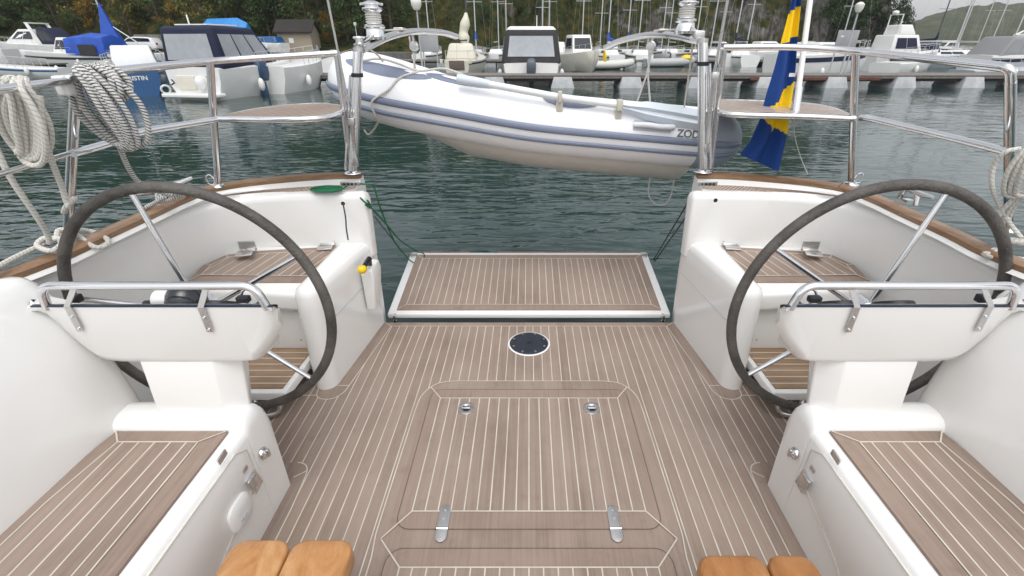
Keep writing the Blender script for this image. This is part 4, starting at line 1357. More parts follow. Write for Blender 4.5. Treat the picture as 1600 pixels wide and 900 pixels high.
rope_thing('davit_line', 'thin white line from the port davit winch to the end of its arm bracket', [[AT(592, 48, Y=2.53), AT(636, 46, Y=2.78)], catmull([AT(590, 50, Y=2.50), AT(574, 62, Y=2.44), AT(563, 68, Y=2.42), AT(572, 74, Y=2.42), AT(590, 86, Y=2.5), AT(598, 96, Y=2.7)], 5)], .004, 'rope', 'line')
rope_thing('davit_line', 'white line led from the starboard davit winch down in front of the dinghy', [[AT(1058, 46, Y=2.53), AT(1022, 48, Y=2.78)], catmull([AT(1078, 38, Y=2.5), AT(1088, 48, Y=2.45), AT(1098, 50, Y=2.42), AT(1092, 55, Y=2.42), AT(1084, 50, Y=2.42), AT(1080, 90, Y=2.52), AT(1069, 168, Y=2.62)], 6)], .0042, 'rope', 'line')
rope_thing('hanging_line', 'thin brownish line hanging in a bight below the stern of the dinghy', [catmull([AT(1017, 270, Y=3.1), AT(1013, 300, Y=3.1), AT(1020, 316, Y=3.1), AT(1036, 320, Y=3.1), AT(1048, 306, Y=3.1), AT(1054, 272, Y=3.1)], 6)], .004, 'rope', 'line')

# ------------------------------------------------------------------ Swedish flag on its staff
fl = own_space(thing('flagstaff', 'white flagstaff with a blue and yellow flag hanging in folds at the starboard quarter', 'flag', AT(1244, 165, Y=2.33)))
s0, s1 = AT(1244, 168, Y=2.33), AT(1280, -110, Y=2.62)
mb = MB(); mb.tube([s0, s1], .0125, 12); mb.build('staff', M['gel2'], fl)
mb = MB(); mb.tube([s0 - (s1 - s0).normalized() * .02, s0 + (s1 - s0).normalized() * .09], .018, 14); mb.build('staff_socket', M['steel'], fl)
# cloth edges measured in the photograph; the cloth is gathered in folds towards the staff
Lp = [(1262, -90), (1237, 0), (1219, 68), (1210, 108), (1200, 145), (1190, 190), (1177, 222), (1160, 243)]
Rp = [(1268, -90), (1251, 0), (1246, 60), (1243, 105), (1240, 130), (1231, 175), (1226, 208), (1212, 266)]
def along(P, f):
    x = f * (len(P) - 1); i = min(int(x), len(P) - 2); g = x - i
    return (P[i][0] + (P[i + 1][0] - P[i][0]) * g, P[i][1] + (P[i + 1][1] - P[i][1]) * g)
NU, NV = 26, 90
mb = MB()
yf = 2.47
rows = []
for j in range(NV + 1):
    f = j / NV
    (lx, ly), (rx, ry) = along(Lp, f), along(Rp, f)
    row = []
    for i in range(NU + 1):
        g = i / NU
        p = AT(lx + (rx - lx) * g, ly + (ry - ly) * g, Y=yf)
        amp = .010 + .016 * f
        p.y += amp * math.sin(g * 9.5 + f * 2.2) + .012 * math.sin(g * 4 - f * 5)
        row.append(p)
    rows.append(row)
mb.loft(rows, 0, cap=False, closed=False)
# colour by the cross of the flag, which runs slantwise through the hanging folds
def py_of(P):
    dz = P.z - EYE
    d = Vector((P.x, P.y, dz))
    zc = d.y * _cp - d.z * _sp; yc = d.y * _sp + d.z * _cp
    return X0 + FPX * d.x / zc, 450 - FPX * yc / zc
FB = []
for fi, f in enumerate(mb.f):
    c_ = sum((mb.v[k] for k in f), Vector()) / len(f)
    i = fi % NU; j = fi // NU
    g = (i + .5) / NU; ff = (j + .5) / NV
    yv = ff * 7
    # seven measured rows; band limits along the fold
    x, y = along(Lp, ff); x2, y2 = along(Rp, ff)
    px, py = x + (x2 - x) * g, y + (y2 - y) * g
    yel = False
    if py < 160:
        top = 8 + (1 - g) * 14; bot = 55 + (1 - g) * 17
        yel = top < py < bot
    if py > 120:
        t2 = 127 + (1 - g) * 50
        b2 = 207 - (1 - g) * 34 if g > .5 else 190 - (1 - 2 * g) * 30
        b2 = 186 + 20 * math.sin(min(1, g * 1.15) * math.pi * .5) if g < .7 else 208
        b2 = 180 + 26 * g / .55 if g < .55 else (206 - 7 * (g - .55) / .12 if g < .67 else 199 + 10 * (g - .67) / .33)
        yel = yel or (t2 < py < b2)
    if py > 252 and g < .30: yel = True
    mb.m[fi] = 1 if yel else 0
flag_o = mb.build('flag', [M['flagb'], M['flagy']], fl)
hb_ = MB(); hb_.tube(catmull([AT(1243, 170, Y=2.36), AT(1241, 205, Y=2.42), AT(1249, 240, Y=2.42), AT(1262, 272, Y=2.38)], 5), .0022, 6); hb_.build('flag_halyard', M['rope'], fl)
sm = flag_o.modifiers.new('thickness', 'SOLIDIFY'); sm.thickness = .0015
mb = MB(); p = AT(1238, 117, Y=yf - .05); mb.box(p, (.030, .002, .016)); mb.build('flag_label', M['gel2'], fl)
# ------------------------------------------------------------------ water, land, far hill
def water_mat():
    m = bpy.data.materials.new('harbour_water')
    t, b = nodes(m)
    N, Lk = t.nodes, t.links
    b.inputs['Base Color'].default_value = (.015, .039, .036, 1)
    b.inputs['Roughness'].default_value = .03
    b.inputs['IOR'].default_value = 1.333
    c = N.new('ShaderNodeTexCoord')
    hs = None
    for sc, rot, st, amp in ((.8, .45, (1, 2.8, 1), .60), (2.1, .25, (1, 3.0, 1), .42), (5.5, .5, (1, 2.6, 1), .07), (.25, .2, (1, 1.8, 1), .5)):
        mp = N.new('ShaderNodeMapping'); mp.inputs['Scale'].default_value = st; mp.inputs['Rotation'].default_value = (0, 0, rot)
        Lk.new(c.outputs['Object'], mp.inputs['Vector'])
        n = N.new('ShaderNodeTexNoise'); n.inputs['Scale'].default_value = sc; n.inputs['Detail'].default_value = 2; n.inputs['Roughness'].default_value = .4
        n.inputs['Distortion'].default_value = .5
        Lk.new(mp.outputs['Vector'], n.inputs['Vector'])
        v = mathn(t, 'MULTIPLY', n.outputs['Fac'], amp)
        hs = v if hs is None else mathn(t, 'ADD', hs, v)
    pn = N.new('ShaderNodeTexNoise'); pn.inputs['Scale'].default_value = .16; pn.inputs['Detail'].default_value = 3
    Lk.new(c.outputs['Object'], pn.inputs['Vector'])
    pm = N.new('ShaderNodeMapRange'); pm.inputs['From Min'].default_value = .35; pm.inputs['From Max'].default_value = .65; pm.inputs['To Min'].default_value = .35; pm.inputs['To Max'].default_value = 1.15
    Lk.new(pn.outputs['Fac'], pm.inputs['Value'])
    hs = mathn(t, 'MULTIPLY', hs, pm.outputs['Result'])
    bp = N.new('ShaderNodeBump'); bp.inputs['Strength'].default_value = 1; bp.inputs['Distance'].default_value = .052
    Lk.new(hs, bp.inputs['Height']); Lk.new(bp.outputs['Normal'], b.inputs['Normal'])
    return m
mb = MB()
mb.poly([(-700, -80, WATER), (1600, -80, WATER), (1600, 1400, WATER), (-700, 1400, WATER)])
o = mb.build('harbour_water', water_mat(), smooth=False); tag(o, kind='structure', label='dark green rippled harbour water', cat='water')

from mathutils import noise as NZ
def fbm(p, oct=5): return NZ.fractal(Vector(p), 1.0, 2.0, oct)
def foot(x):
    k = min(1, max(0, (x + 12) / 22)); k = k * k * (3 - 2 * k)
    return 63 + 19 * k
def land_h(x, y):
    f = foot(x) + 2.0 * fbm((x * .06, 3, 1), 3)
    d = y - f
    end = min(1, max(0, (66 - x + .25 * (y - 85)) / 14)); end = end * end * (3 - 2 * end)
    left = min(1, max(0, (6 - x) / 22))
    steep = 15 + 14 * left
    k = min(1, max(0, d / steep))
    h = 1.0 + (24 + 3 * fbm((x * .03, y * .03, 7), 3)) * (k ** (.75 + .5 * left)) if d > -1 else -2
    h += .06 * max(0, d - steep)
    h *= end
    h += (1.5 * fbm((x * .10, y * .10, 2), 5) + .7 * fbm((x * .45, y * .45, 9), 3)) * min(1, max(0, d / 3)) * end
    if d < -1: h = -2
    return h - (1 - end) * 3
mb = MB()
NX, NY = 330, 70
rows = []
for j in range(NY + 1):
    row = []
    for i in range(NX + 1):
        x = -150 + 250 * i / NX
        y = foot(x) - 3 + 75 * (j / NY) ** 1.6
        p = Vector((x, y, land_h(x, y)))
        k = fbm((x * .22, p.z * .16, 4), 4)
        if p.z > 1: p.y += 1.6 * k + .8 * fbm((x * .8, p.z * .5, 1), 3); p.x += .8 * fbm((x * .3, p.z * .3, 11), 3)
        row.append(p)
    rows.append(row)
mb.loft(rows, 0, cap=False, closed=False)
def land_mat():
    m = bpy.data.materials.new('rocky_hillside')
    t, b = nodes(m)
    N, Lk = t.nodes, t.links
    c = N.new('ShaderNodeTexCoord')
    mp = N.new('ShaderNodeMapping'); mp.inputs['Scale'].default_value = (1.2, 1.0, .35); Lk.new(c.outputs['Object'], mp.inputs['Vector'])
    n = N.new('ShaderNodeTexNoise'); n.inputs['Scale'].default_value = .9; n.inputs['Detail'].default_value = 10; n.inputs['Roughness'].default_value = .75; n.inputs['Distortion'].default_value = .8
    Lk.new(mp.outputs['Vector'], n.inputs['Vector'])
    rock = ramp(t, n.outputs['Fac'], [(.30, (.028, .026, .024)), (.44, (.10, .092, .084)), (.55, (.18, .168, .155)), (.70, (.34, .325, .30))])
    v = N.new('ShaderNodeTexNoise'); v.inputs['Scale'].default_value = .22; v.inputs['Detail'].default_value = 8; v.inputs['Roughness'].default_value = .7
    Lk.new(c.outputs['Object'], v.inputs['Vector'])
    gcol = N.new('ShaderNodeTexNoise'); gcol.inputs['Scale'].default_value = 1.1; gcol.inputs['Detail'].default_value = 5
    Lk.new(c.outputs['Object'], gcol.inputs['Vector'])
    veg = ramp(t, gcol.outputs['Fac'], [(.3, (.015, .026, .009)), (.5, (.045, .055, .017)), (.62, (.09, .075, .022)), (.75, (.13, .09, .028))])
    sx = N.new('ShaderNodeSeparateXYZ'); Lk.new(c.outputs['Object'], sx.inputs[0])
    lf = N.new('ShaderNodeMapRange'); lf.inputs['From Min'].default_value = -30; lf.inputs['From Max'].default_value = 20; lf.inputs['To Min'].default_value = .32; lf.inputs['To Max'].default_value = -.02
    Lk.new(sx.outputs[0], lf.inputs['Value'])
    g = N.new('ShaderNodeNewGeometry'); s2 = N.new('ShaderNodeSeparateXYZ'); Lk.new(g.outputs['Normal'], s2.inputs[0])
    f = mathn(t, 'ADD', mathn(t, 'ADD', v.outputs['Fac'], lf.outputs['Result']), mathn(t, 'MULTIPLY', s2.outputs[2], .22))
    fm = N.new('ShaderNodeMapRange'); fm.inputs['From Min'].default_value = .50; fm.inputs['From Max'].default_value = .58
    Lk.new(f, fm.inputs['Value'])
    mx = N.new('ShaderNodeMix'); mx.data_type = 'RGBA'
    Lk.new(fm.outputs['Result'], mx.inputs['Factor']); Lk.new(rock.outputs['Color'], mx.inputs['A']); Lk.new(veg.outputs['Color'], mx.inputs['B'])
    Lk.new(mx.outputs['Result'], b.inputs['Base Color'])
    b.inputs['Roughness'].default_value = .95; b.inputs['Specular IOR Level'].default_value = .15
    bp = N.new('ShaderNodeBump'); bp.inputs['Strength'].default_value = 1; bp.inputs['Distance'].default_value = .9
    Lk.new(n.outputs['Fac'], bp.inputs['Height']); Lk.new(bp.outputs['Normal'], b.inputs['Normal'])
    return m
o = mb.build('rocky_hillside', land_mat(), sharp=180); tag(o, kind='structure', label='rocky hillside with scrub behind the harbour', cat='hillside')
# quay strip on the left
mb = MB()
mb.prism([(-120, 56.5), (-16, 56.5), (-13, 60), (-10, 72), (-120, 72)], -2, .62)
o = mb.build('quay', mat('quay_gravel', (.16, .15, .14), .95, var=.3, vscale=2, bump=.5, bscale=8), smooth=False); tag(o, kind='structure', label='gravel quay at the foot of the wooded slope', cat='quay')
# far hill beyond the harbour on the right
mb = MB(); rows = []
prof = [(1290, 50), (1380, 44), (1420, 38), (1450, 26), (1480, 19), (1510, 14), (1550, 9), (1600, 4), (1680, -8), (1800, -10), (2000, 0), (2300, 20), (2600, 50)]
def ridge(px):
    for a, b in zip(prof, prof[1:]):
        if a[0] <= px <= b[0]: return a[1] + (b[1] - a[1]) * (px - a[0]) / (b[0] - a[0])
    return 60
for j in range(31):
    row = []
    for i in range(161):
        px = 1290 + 1310 * i / 160
        P = AT(px, ridge(px), Y=760)
        k = j / 30
        y = 560 + 260 * k
        h = (P.z + 2) * math.sin(min(1, k * 1.25) * math.pi / 2) ** 1.3
        h += (5 * fbm((P.x * .012, y * .012, 5), 5) + 3 * fbm((P.x * .06, y * .06, 6), 4)) * min(1, k * 4)
        row.append(Vector((P.x * (y / 760), y, max(h - 1.5, -2))))
    rows.append(row)
mb.loft(rows, 0, cap=False, closed=False)
def hill_mat():
    m = bpy.data.materials.new('wooded_far_hill'); t, b = nodes(m); N, Lk = t.nodes, t.links
    c = N.new('ShaderNodeTexCoord')
    n = N.new('ShaderNodeTexNoise'); n.inputs['Scale'].default_value = .05; n.inputs['Detail'].default_value = 8; n.inputs['Roughness'].default_value = .7
    Lk.new(c.outputs['Object'], n.inputs['Vector'])
    r = ramp(t, n.outputs['Fac'], [(.3, (.022, .035, .014)), (.5, (.05, .065, .024)), (.6, (.09, .095, .04)), (.75, (.16, .145, .085))])
    Lk.new(r.outputs['Color'], b.inputs['Base Color']); b.inputs['Roughness'].default_value = 1; b.inputs['Specular IOR Level'].default_value = 0
    bp = N.new('ShaderNodeBump'); bp.inputs['Distance'].default_value = 8; bp.inputs['Strength'].default_value = 1
    Lk.new(n.outputs['Fac'], bp.inputs['Height']); Lk.new(bp.outputs['Normal'], b.inputs['Normal'])
    return m
o = mb.build('far_hill', hill_mat(), sharp=180); tag(o, kind='structure', label='hazy green hill across the water on the right', cat='hill')

# ------------------------------------------------------------------ trees and shrubs
def leaf_mat(name, cols):
    m = bpy.data.materials.new(name); t, b = nodes(m); N, Lk = t.nodes, t.links
    oi = N.new('ShaderNodeNewGeometry')
    c = N.new('ShaderNodeTexCoord')
    n = N.new('ShaderNodeTexNoise'); n.inputs['Scale'].default_value = .9; n.inputs['Detail'].default_value = 3
    Lk.new(c.outputs['Object'], n.inputs['Vector'])
    f = mathn(t, 'ADD', mathn(t, 'MULTIPLY', oi.outputs['Random Per Island'], .55), mathn(t, 'MULTIPLY', n.outputs['Fac'], .6))
    r = ramp(t, f, [(.25, cols[0]), (.55, cols[1]), (.85, cols[2])])
    Lk.new(r.outputs['Color'], b.inputs['Base Color']); b.inputs['Roughness'].default_value = .7; b.inputs['Specular IOR Level'].default_value = .25
    return m
LM = dict(dark=leaf_mat('dark_leaves', [(0.020, 0.041, 0.016), (0.045, 0.081, 0.024), (0.092, 0.126, 0.036)]),
          olive=leaf_mat('olive_leaves', [(0.045, 0.057, 0.016), (0.112, 0.117, 0.028), (0.203, 0.173, 0.041)]),
          autumn=leaf_mat('autumn_leaves', [(0.101, 0.065, 0.016), (0.234, 0.142, 0.024), (0.344, 0.213, 0.041)]),
          pine=leaf_mat('pine_needles', [(0.016, 0.032, 0.016), (0.035, 0.061, 0.024), (0.061, 0.092, 0.036)]))
BARK = mat('bark', (.07, .055, .045), .9, var=.4, vscale=6)
def tree_mesh(seed, H, kind):
    rnd = random.Random(seed)
    tr, cr = MB(), MB()
    lean = Vector((rnd.uniform(-.6, .6), rnd.uniform(-.3, .3), 0))
    pts = [Vector((0, 0, -.5)) + lean * (k / 5) ** 2 + Vector((0, 0, (H * .85 + .5) * k / 5)) for k in range(6)]
    tr.tube(catmull(pts, 3), [max(.03, .16 * H / 8 * (1 - i / 18)) for i in range(16)], 7)
    clumps = []
    nb = 17 if kind != 'pine' else 20
    for k in range(nb):
        f = rnd.uniform(.22, 1.0)
        base = pts[0].lerp(pts[-1], f * .95)
        a = rnd.uniform(0, 6.283)
        if kind == 'pine': L = H * .26 * (1.08 - f) + .5
        elif kind == 'bush': L = H * .42 * math.sin(math.pi * min(1, .25 + .7 * f)) * rnd.uniform(.5, 1)
        else: L = H * .34 * math.sin(math.pi * min(1, .2 + .72 * f)) * rnd.uniform(.55, 1.1)
        e = base + Vector((math.cos(a) * L, math.sin(a) * L, L * rnd.uniform(.0, .5)))
        tr.tube([base, base.lerp(e, .5) + Vector((0, 0, .1)), e], [.05 * H / 8, .03 * H / 8, .012], 5)
        clumps.append((e, rnd.uniform(.55, 1.05) * H / 8)); clumps.append((base.lerp(e, .6), rnd.uniform(.5, .9) * H / 8))
    for c, r in clumps:
        for q in range(62):
            d = Vector((rnd.gauss(0, 1), rnd.gauss(0, 1), rnd.gauss(0, .75)))
            d = d.normalized() * r * rnd.random() ** .45
            p = c + d
            n = Vector((rnd.gauss(0, 1), rnd.gauss(0, 1), rnd.gauss(.5, 1))).normalized()
            u = n.orthogonal().normalized(); w = n.cross(u)
            s_ = rnd.uniform(.10, .24) * H / 8 * (1.0 if kind != 'pine' else .8)
            l_ = s_ * (1.7 if kind != 'pine' else 2.3)
            cr.poly([p - u * l_ * .6, p - w * s_ * .4, p + u * l_ * .6, p + w * s_ * .4])
    return tr, cr
TREES = {}
def make_tree(kind, seed, name, leaf, H):
    key = (kind, seed, leaf)
    if key not in TREES:
        tr, cr = tree_mesh(seed, H, kind)
        t = thing(name, 'x', 'tree')
        a = tr.build('trunk', BARK, t)
        b = cr.build('crown', LM[leaf], t, smooth=False)
        TREES[key] = (t, a, b, [True])
        return t
    t, a, b, _ = TREES[key]
    r = t.copy(); COL.objects.link(r)
    for ch in (a, b):
        c = ch.copy(); COL.objects.link(c); c.parent = r
    return r
KL = {('leafy', 'dark'): ('leafy_tree', 'dark green leafy tree crowded in the wood on the left slope'),
      ('leafy', 'olive'): ('leafy_tree', 'olive green leafy tree turning to autumn in the wood on the left slope'),
      ('bush', 'autumn'): ('shrub', 'low yellow-brown autumn shrub on the left slope'),
      ('bush', 'olive'): ('shrub', 'low olive green shrub growing on the hillside behind the masts'),
      ('bush', 'dark'): ('shrub', 'low dark green shrub growing on the hillside behind the masts'),
      ('pine', 'pine'): ('pine_tree', 'dark pine tree on the point at the right end of the cliff')}
rnd = random.Random(7)
def plant(kind, leaf, x, y, sc, seed, grp):
    nm, lab = KL[(kind, leaf)]
    o = make_tree(kind, seed, nm, leaf, {'leafy': 8.5, 'bush': 4.2, 'pine': 9}[kind])
    o.location = (x, y, max(.3, land_h(x, y) - .3)); o.rotation_euler = (0, 0, rnd.uniform(0, 6.28)); o.scale = (sc, sc, sc * rnd.uniform(.9, 1.15))
    o.name = nm
    tag(o, lab, 'tree' if nm != 'shrub' else 'shrub', grp)
for row, (dy, n) in enumerate(((3.5, 22), (8, 20), (13.5, 18))):
    for k in range(n):
        px = -60 + 690 * (k + rnd.uniform(.1, .9)) / n
        y = foot((px - X0) / 720 * 62) + dy + rnd.uniform(-1.5, 1.5)
        x = (px - X0) / 720 * y / 1.115
        kind, leaf = rnd.choice([('leafy', 'dark'), ('leafy', 'dark'), ('leafy', 'olive'), ('leafy', 'olive'), ('bush', 'autumn')])
        if px > 500 and kind == 'leafy': leaf = 'dark'
        plant(kind, leaf, x, y, rnd.uniform(.75, 1.2), rnd.choice([1, 2, 3]), 'trees on the left slope')
for k in range(34):
    px = 560 + 760 * (k + rnd.uniform(.1, .9)) / 34
    dy = rnd.choice([2.0, 4, 7, 9])
    y = foot((px - X0) / 720 * 84) + dy
    x = (px - X0) / 720 * y / 1.115
    plant('bush', rnd.choice(['olive', 'dark', 'dark']), x, y, rnd.uniform(.5, 1.0), rnd.choice([11, 12]), 'shrubs on the cliff')
for px, py, y, sc in ((1283, 85, 84, 1.0), (1302, 85, 88, 1.15), (1318, 85, 83, .95), (1330, 85, 90, 1.2), (1347, 85, 86, 1.0), (1358, 85, 92, 1.1), (1372, 85, 88, .80), (1385, 85, 94, .72), (1396, 85, 92, .55), (1405, 85, 98, .52)):
    y = y - 6.5
    plant('pine', 'pine', (px - X0) / 720 * y / 1.115, y, sc * 1.05, rnd.choice([31, 32]), 'pines on the point')

# ------------------------------------------------------------------ pontoons, lamps, signs, house, car
WOODG = mat('grey_planks', (.20, .18, .165), .9, var=.25, vscale=5, stretch=(1, 6, 1))
CONC = mat('pale_concrete', (.42, .43, .44), .85, var=.2, vscale=2)
STEELD = mat('dark_beam', (.035, .03, .028), .8, var=.3, vscale=2)
RUST = mat('rust_red_beam', (.12, .045, .03), .8, var=.3, vscale=2)
pt = own_space(thing('pontoon', 'long grey plank pontoon on concrete floats crossing the harbour behind the dinghy', 'pontoon', (8, 26, WATER)))
mb = MB()
x = -14.0
while x < 40:
    mb.box((x, 26.3, .06), (.19, 2.2, .05)); x += .2
mb.build('deck_planks', WOODG, pt, smooth=False)
mb = MB(); mb.box((13, 25.28, -.02), (54, .10, .10)); mb.box((13, 27.32, -.02), (54, .10, .10)); mb.build('edge_beam', WOODG, pt)
mb = MB(); mb.box((13, 25.42, -.14), (54, .12, .14)); mb.box((13, 26.9, -.14), (54, .12, .14)); mb.build('under_beam', STEELD, pt)
mb = MB(); mb.box((14.3, 25.21, -.09), (6.5, .05, .12)); mb.build('rust_beam', RUST, pt)
for k in range(-5, 10):
    x = 5.1 + 3.42 * k
    mb = MB()
    mb.loft([[(x - .62, 25.0, -1.0), (x + .62, 25.0, -1.0), (x + .62, 27, -1.0), (x - .62, 27, -1.0)], [(x - .58, 25.02, WATER), (x + .58, 25.02, WATER), (x + .58, 27, WATER), (x - .58, 27, WATER)], [(x - .44, 25.14, .0), (x + .44, 25.14, .0), (x + .44, 26.9, .0), (x - .44, 26.9, .0)]], 0)
    mb.build('float', CONC, pt, bevel=.02)
mb = MB(); pt2 = own_space(thing('pontoon', 'second, darker pontoon farther out where the sailing boats lie', 'pontoon', (20, 52, WATER)))
mb.box((22, 52, .0), (84, 2.4, .16)); mb.build('deck_planks', WOODG, pt2)
mb = MB(); mb.box((22, 52, -.16), (84, 2.0, .15)); mb.build('under_beam', STEELD, pt2)
for k in range(18):
    mb = MB(); mb.box((-18 + 4.7 * k, 52, -.5), (1.2, 2.1, .6)); mb.build('float', CONC, pt2, bevel=.03)
WHITE = mat('white_paint', (.78, .78, .76), .4, var=.04)
GREYM = mat('grey_metal', (.45, .46, .47), .45, .3)
def lamp(px, py, Yp, pyb, rad_, lab):
    a = AT(px, py, Y=Yp)
    bx = a.x
    t = own_space(thing('lamp_post', lab, 'lamp post', (bx, Yp, .08)))
    mb = MB(); mb.tube([(bx, Yp, .08), (bx, Yp, a.z)], [.05, .035], 10); mb.build('pole', GREYM, t)
    mb = MB(); mb.lathe([(.001, -rad_ * 1.25), (rad_ * .55, -rad_ * 1.15), (rad_ * .95, -rad_ * .4), (rad_, .1), (rad_ * .8, rad_ * .7), (rad_ * .4, rad_ * 1.0), (.001, rad_ * 1.05)], 18, (bx, Yp, a.z + rad_)); mb.build('globe', mat('opal_globe', (.78, .76, .70), .35), t)
    mb = MB(); mb.lathe([(.001, 0), (.08, 0), (.08, .06), (.001, .06)], 12, (bx, Yp, a.z - .05)); mb.build('globe_holder', GREYM, t)
lamp(651, 14, 26.5, 110, .26, 'lamp post with an egg-shaped white globe rising left of the dinghy on the pontoon')
lamp(1341, 18, 26.5, 105, .20, 'lamp post with a round white globe on the pontoon behind the starboard rail')
lamp(555, 40, 44, 100, .12, 'small lamp post with a tiny globe above the port davit winch')
for (x0, x1, y0, y1, lab) in ((655, 686, 55, 81, 'plain grey notice board on two posts under the port davit arm'), (1311, 1336, 47, 74, 'plain grey notice board with a white slip behind the starboard rail')):
    p0, p1 = AT(x0, y0, Y=26.9), AT(x1, y1, Y=26.9)
    t = own_space(thing('notice_board', lab, 'notice board', ((p0.x + p1.x) / 2, 26.9, .08)))
    mb = MB(); mb.box(((p0.x + p1.x) / 2, 26.9, (p0.z + p1.z) / 2), (p1.x - p0.x, .05, p0.z - p1.z)); bo = mb.build('board', mat('board_grey', (.34, .35, .36), .5, var=.08), t, bevel=.01)
    for xx in (p0.x + .12, p1.x - .12):
        mb = MB(); mb.tube([(xx, 26.95, .08), (xx, 26.95, p0.z)], .035, 8); mb.build('board_post', GREYM, t)
    if x0 > 1000:
        mb = MB(); mb.box((p0.x + .25, 26.868, p0.z - .28), (.16, .006, .08)); mb.build('white_slip', WHITE, bo)
# house under the trees
hx = AT(470, 70, Y=62)
hs = thing('boat_house', 'small beige boat house with a dark roof under the trees', 'house', (hx.x, 62, .6), .15)
mb = MB(); mb.box((0, 0, 1.05), (3.6, 4, 2.1)); mb.poly([(1.8, -2, 2.1), (1.8, 2, 2.1), (1.8, 0, 3.2)]); mb.poly([(-1.8, -2, 2.1), (-1.8, 2, 2.1), (-1.8, 0, 3.2)]); mb.build('wall', mat('beige_boards', (.34, .29, .22), .8, var=.15, vscale=4, stretch=(6, 6, .5)), hs, smooth=False)
mb = MB(); mb.loft([[(-2.1, -2.4, 1.95), (2.1, -2.4, 1.95), (2.1, -2.4, 2.08), (-2.1, -2.4, 2.08)], [(-2.1, 0, 3.25), (2.1, 0, 3.25), (2.1, 0, 3.38), (-2.1, 0, 3.38)], [(-2.1, 2.4, 1.95), (2.1, 2.4, 1.95), (2.1, 2.4, 2.08), (-2.1, 2.4, 2.08)]], 0); mb.build('roof', mat('dark_roof', (.025, .022, .02), .9), hs, smooth=False)
mb = MB(); mb.box((-.4, -2.01, 1.2), (.5, .04, .5)); mb.build('window', WHITE, hs)
# stone wall behind the car
mb = MB(); a, b = AT(212, 66, Y=63), AT(262, 66, Y=63)
mb.box(((a.x + b.x) / 2, 63.4, 1.3), (b.x - a.x, 1.0, 2.3))
o = mb.build('stone_wall', mat('grey_stone', (.16, .155, .15), .95, var=.4, vscale=1.5, bump=1, bscale=3), bevel=.1); tag(o, 'grey stone retaining wall beyond the white car', 'wall')
# white estate car
cx = AT(220, 80, Y=59)
car = thing('parked_car', 'white estate car parked on the quay behind the blue tarpaulin', 'car', (cx.x, 59, .62), math.pi * 1.0 + .12)
mb = MB()
prof_ = [(-2.25, .35), (-2.28, .75), (-2.15, 1.0), (-1.95, 1.42), (-1.5, 1.52), (-.2, 1.55), (.45, 1.45), (1.15, 1.02), (2.0, .92), (2.28, .72), (2.3, .35)]
mb.loft([[(x, y, z) for x, z in prof_] for y in (-.88, .88)], 0); mb.build('body', mat('car_white', (.8, .8, .8), .2, coat=.6), car, bevel=.08)
mb = MB()
for y in (-.885, .885): mb.poly([(-1.8, y, 1.05), (-1.75, y, 1.38), (-.2, y, 1.45), (.4, y, 1.36), (.95, y, 1.05)])
mb.build('window', mat('car_glass', (.02, .025, .03), .08), car, smooth=False)
for x in (-1.4, 1.42):
    for y in (-.86, .86):
        mb = MB(); mb.lathe([(.001, -.1), (.20, -.11), (.33, -.09), (.33, .09), (.20, .11), (.001, .1)], 18, (x, y, .33), axis=(0, 1, 0)); w_ = mb.build('wheel', M['black'], car)
        mb = MB(); mb.lathe([(.001, -.125), (.19, -.12), (.19, .12), (.001, .125)], 12, (x, y, .33), axis=(0, 1, 0)); mb.build('rim', GREYM, w_)
mb = MB(); mb.box((-2.28, .6, .85), (.05, .3, .2)); mb.build('tail_light', mat('tail_red', (.4, .01, .01), .2), car)
mb = MB(); mb.box((2.2, .6, .74), (.12, .35, .14)); mb.build('headlight', GREYM, car)

# ------------------------------------------------------------------ boats
GLASS = mat('tinted_window', (.025, .03, .036), .08)
PLAST = mat('clear_canopy_window', (.36, .38, .41), .18, var=.12, vscale=2)
NAVY = mat('navy_canvas', (.011, .015, .045), .8, var=.15, vscale=3)
CHAR = mat('charcoal_canvas', (.035, .033, .035), .85, var=.15, vscale=3)
BLUET = mat('blue_tarpaulin', (.012, .075, .42), .55, var=.25, vscale=1.5, bump=.6, bscale=5)
LBLUE = mat('sky_blue_tarpaulin', (.02, .21, .55), .5, var=.2, vscale=1.5, bump=.5, bscale=4)
BHULL = mat('blue_hull', (.010, .085, .24), .25, coat=.4)
BOATW = mat('boat_white', (.76, .76, .74), .3, var=.03, coat=.2)
CREAM = mat('boat_cream', (.66, .63, .54), .4, var=.05)
GREYB = mat('boat_grey', (.42, .45, .48), .4, var=.05)
ANTI = mat('dark_antifoul', (.02, .022, .03), .8)
ALU = mat('mast_aluminium', (.60, .61, .62), .35, .6)
MASTD = mat('dark_mast', (.06, .06, .075), .5)
RUBG = mat('grey_rubber', (.42, .43, .43), .6, var=.06)
def hullm(L, B, F, rise=.35, transom=.86, rake=.5, n=16):
    rings = []
    for i in range(n + 1):
        f = i / n
        b = B / 2 * (transom + (1 - transom) * math.sin(min(1, f / .45) * math.pi / 2)) if f < .45 else B / 2 * max(.015, (1 - ((f - .45) / .55) ** 2.3))
        z = F + rise * f ** 2
        x = L * f
        xk = L * (f - rake * .12 * f * f)
        rings.append([(xk, 0, -.35 * (1 - f ** 6)), (xk, b * .72, -.06 + .30 * f ** 3), (x, b * .96, z * .55), (x + .02, b, z), (x, b * .9, z + .045), (x, 0, z + .07),
                      (x, -b * .9, z + .045), (x + .02, -b, z), (x, -b * .96, z * .55), (xk, -b * .72, -.06 + .30 * f ** 3)])
    mb = MB(); mb.loft(rings, 0); return mb
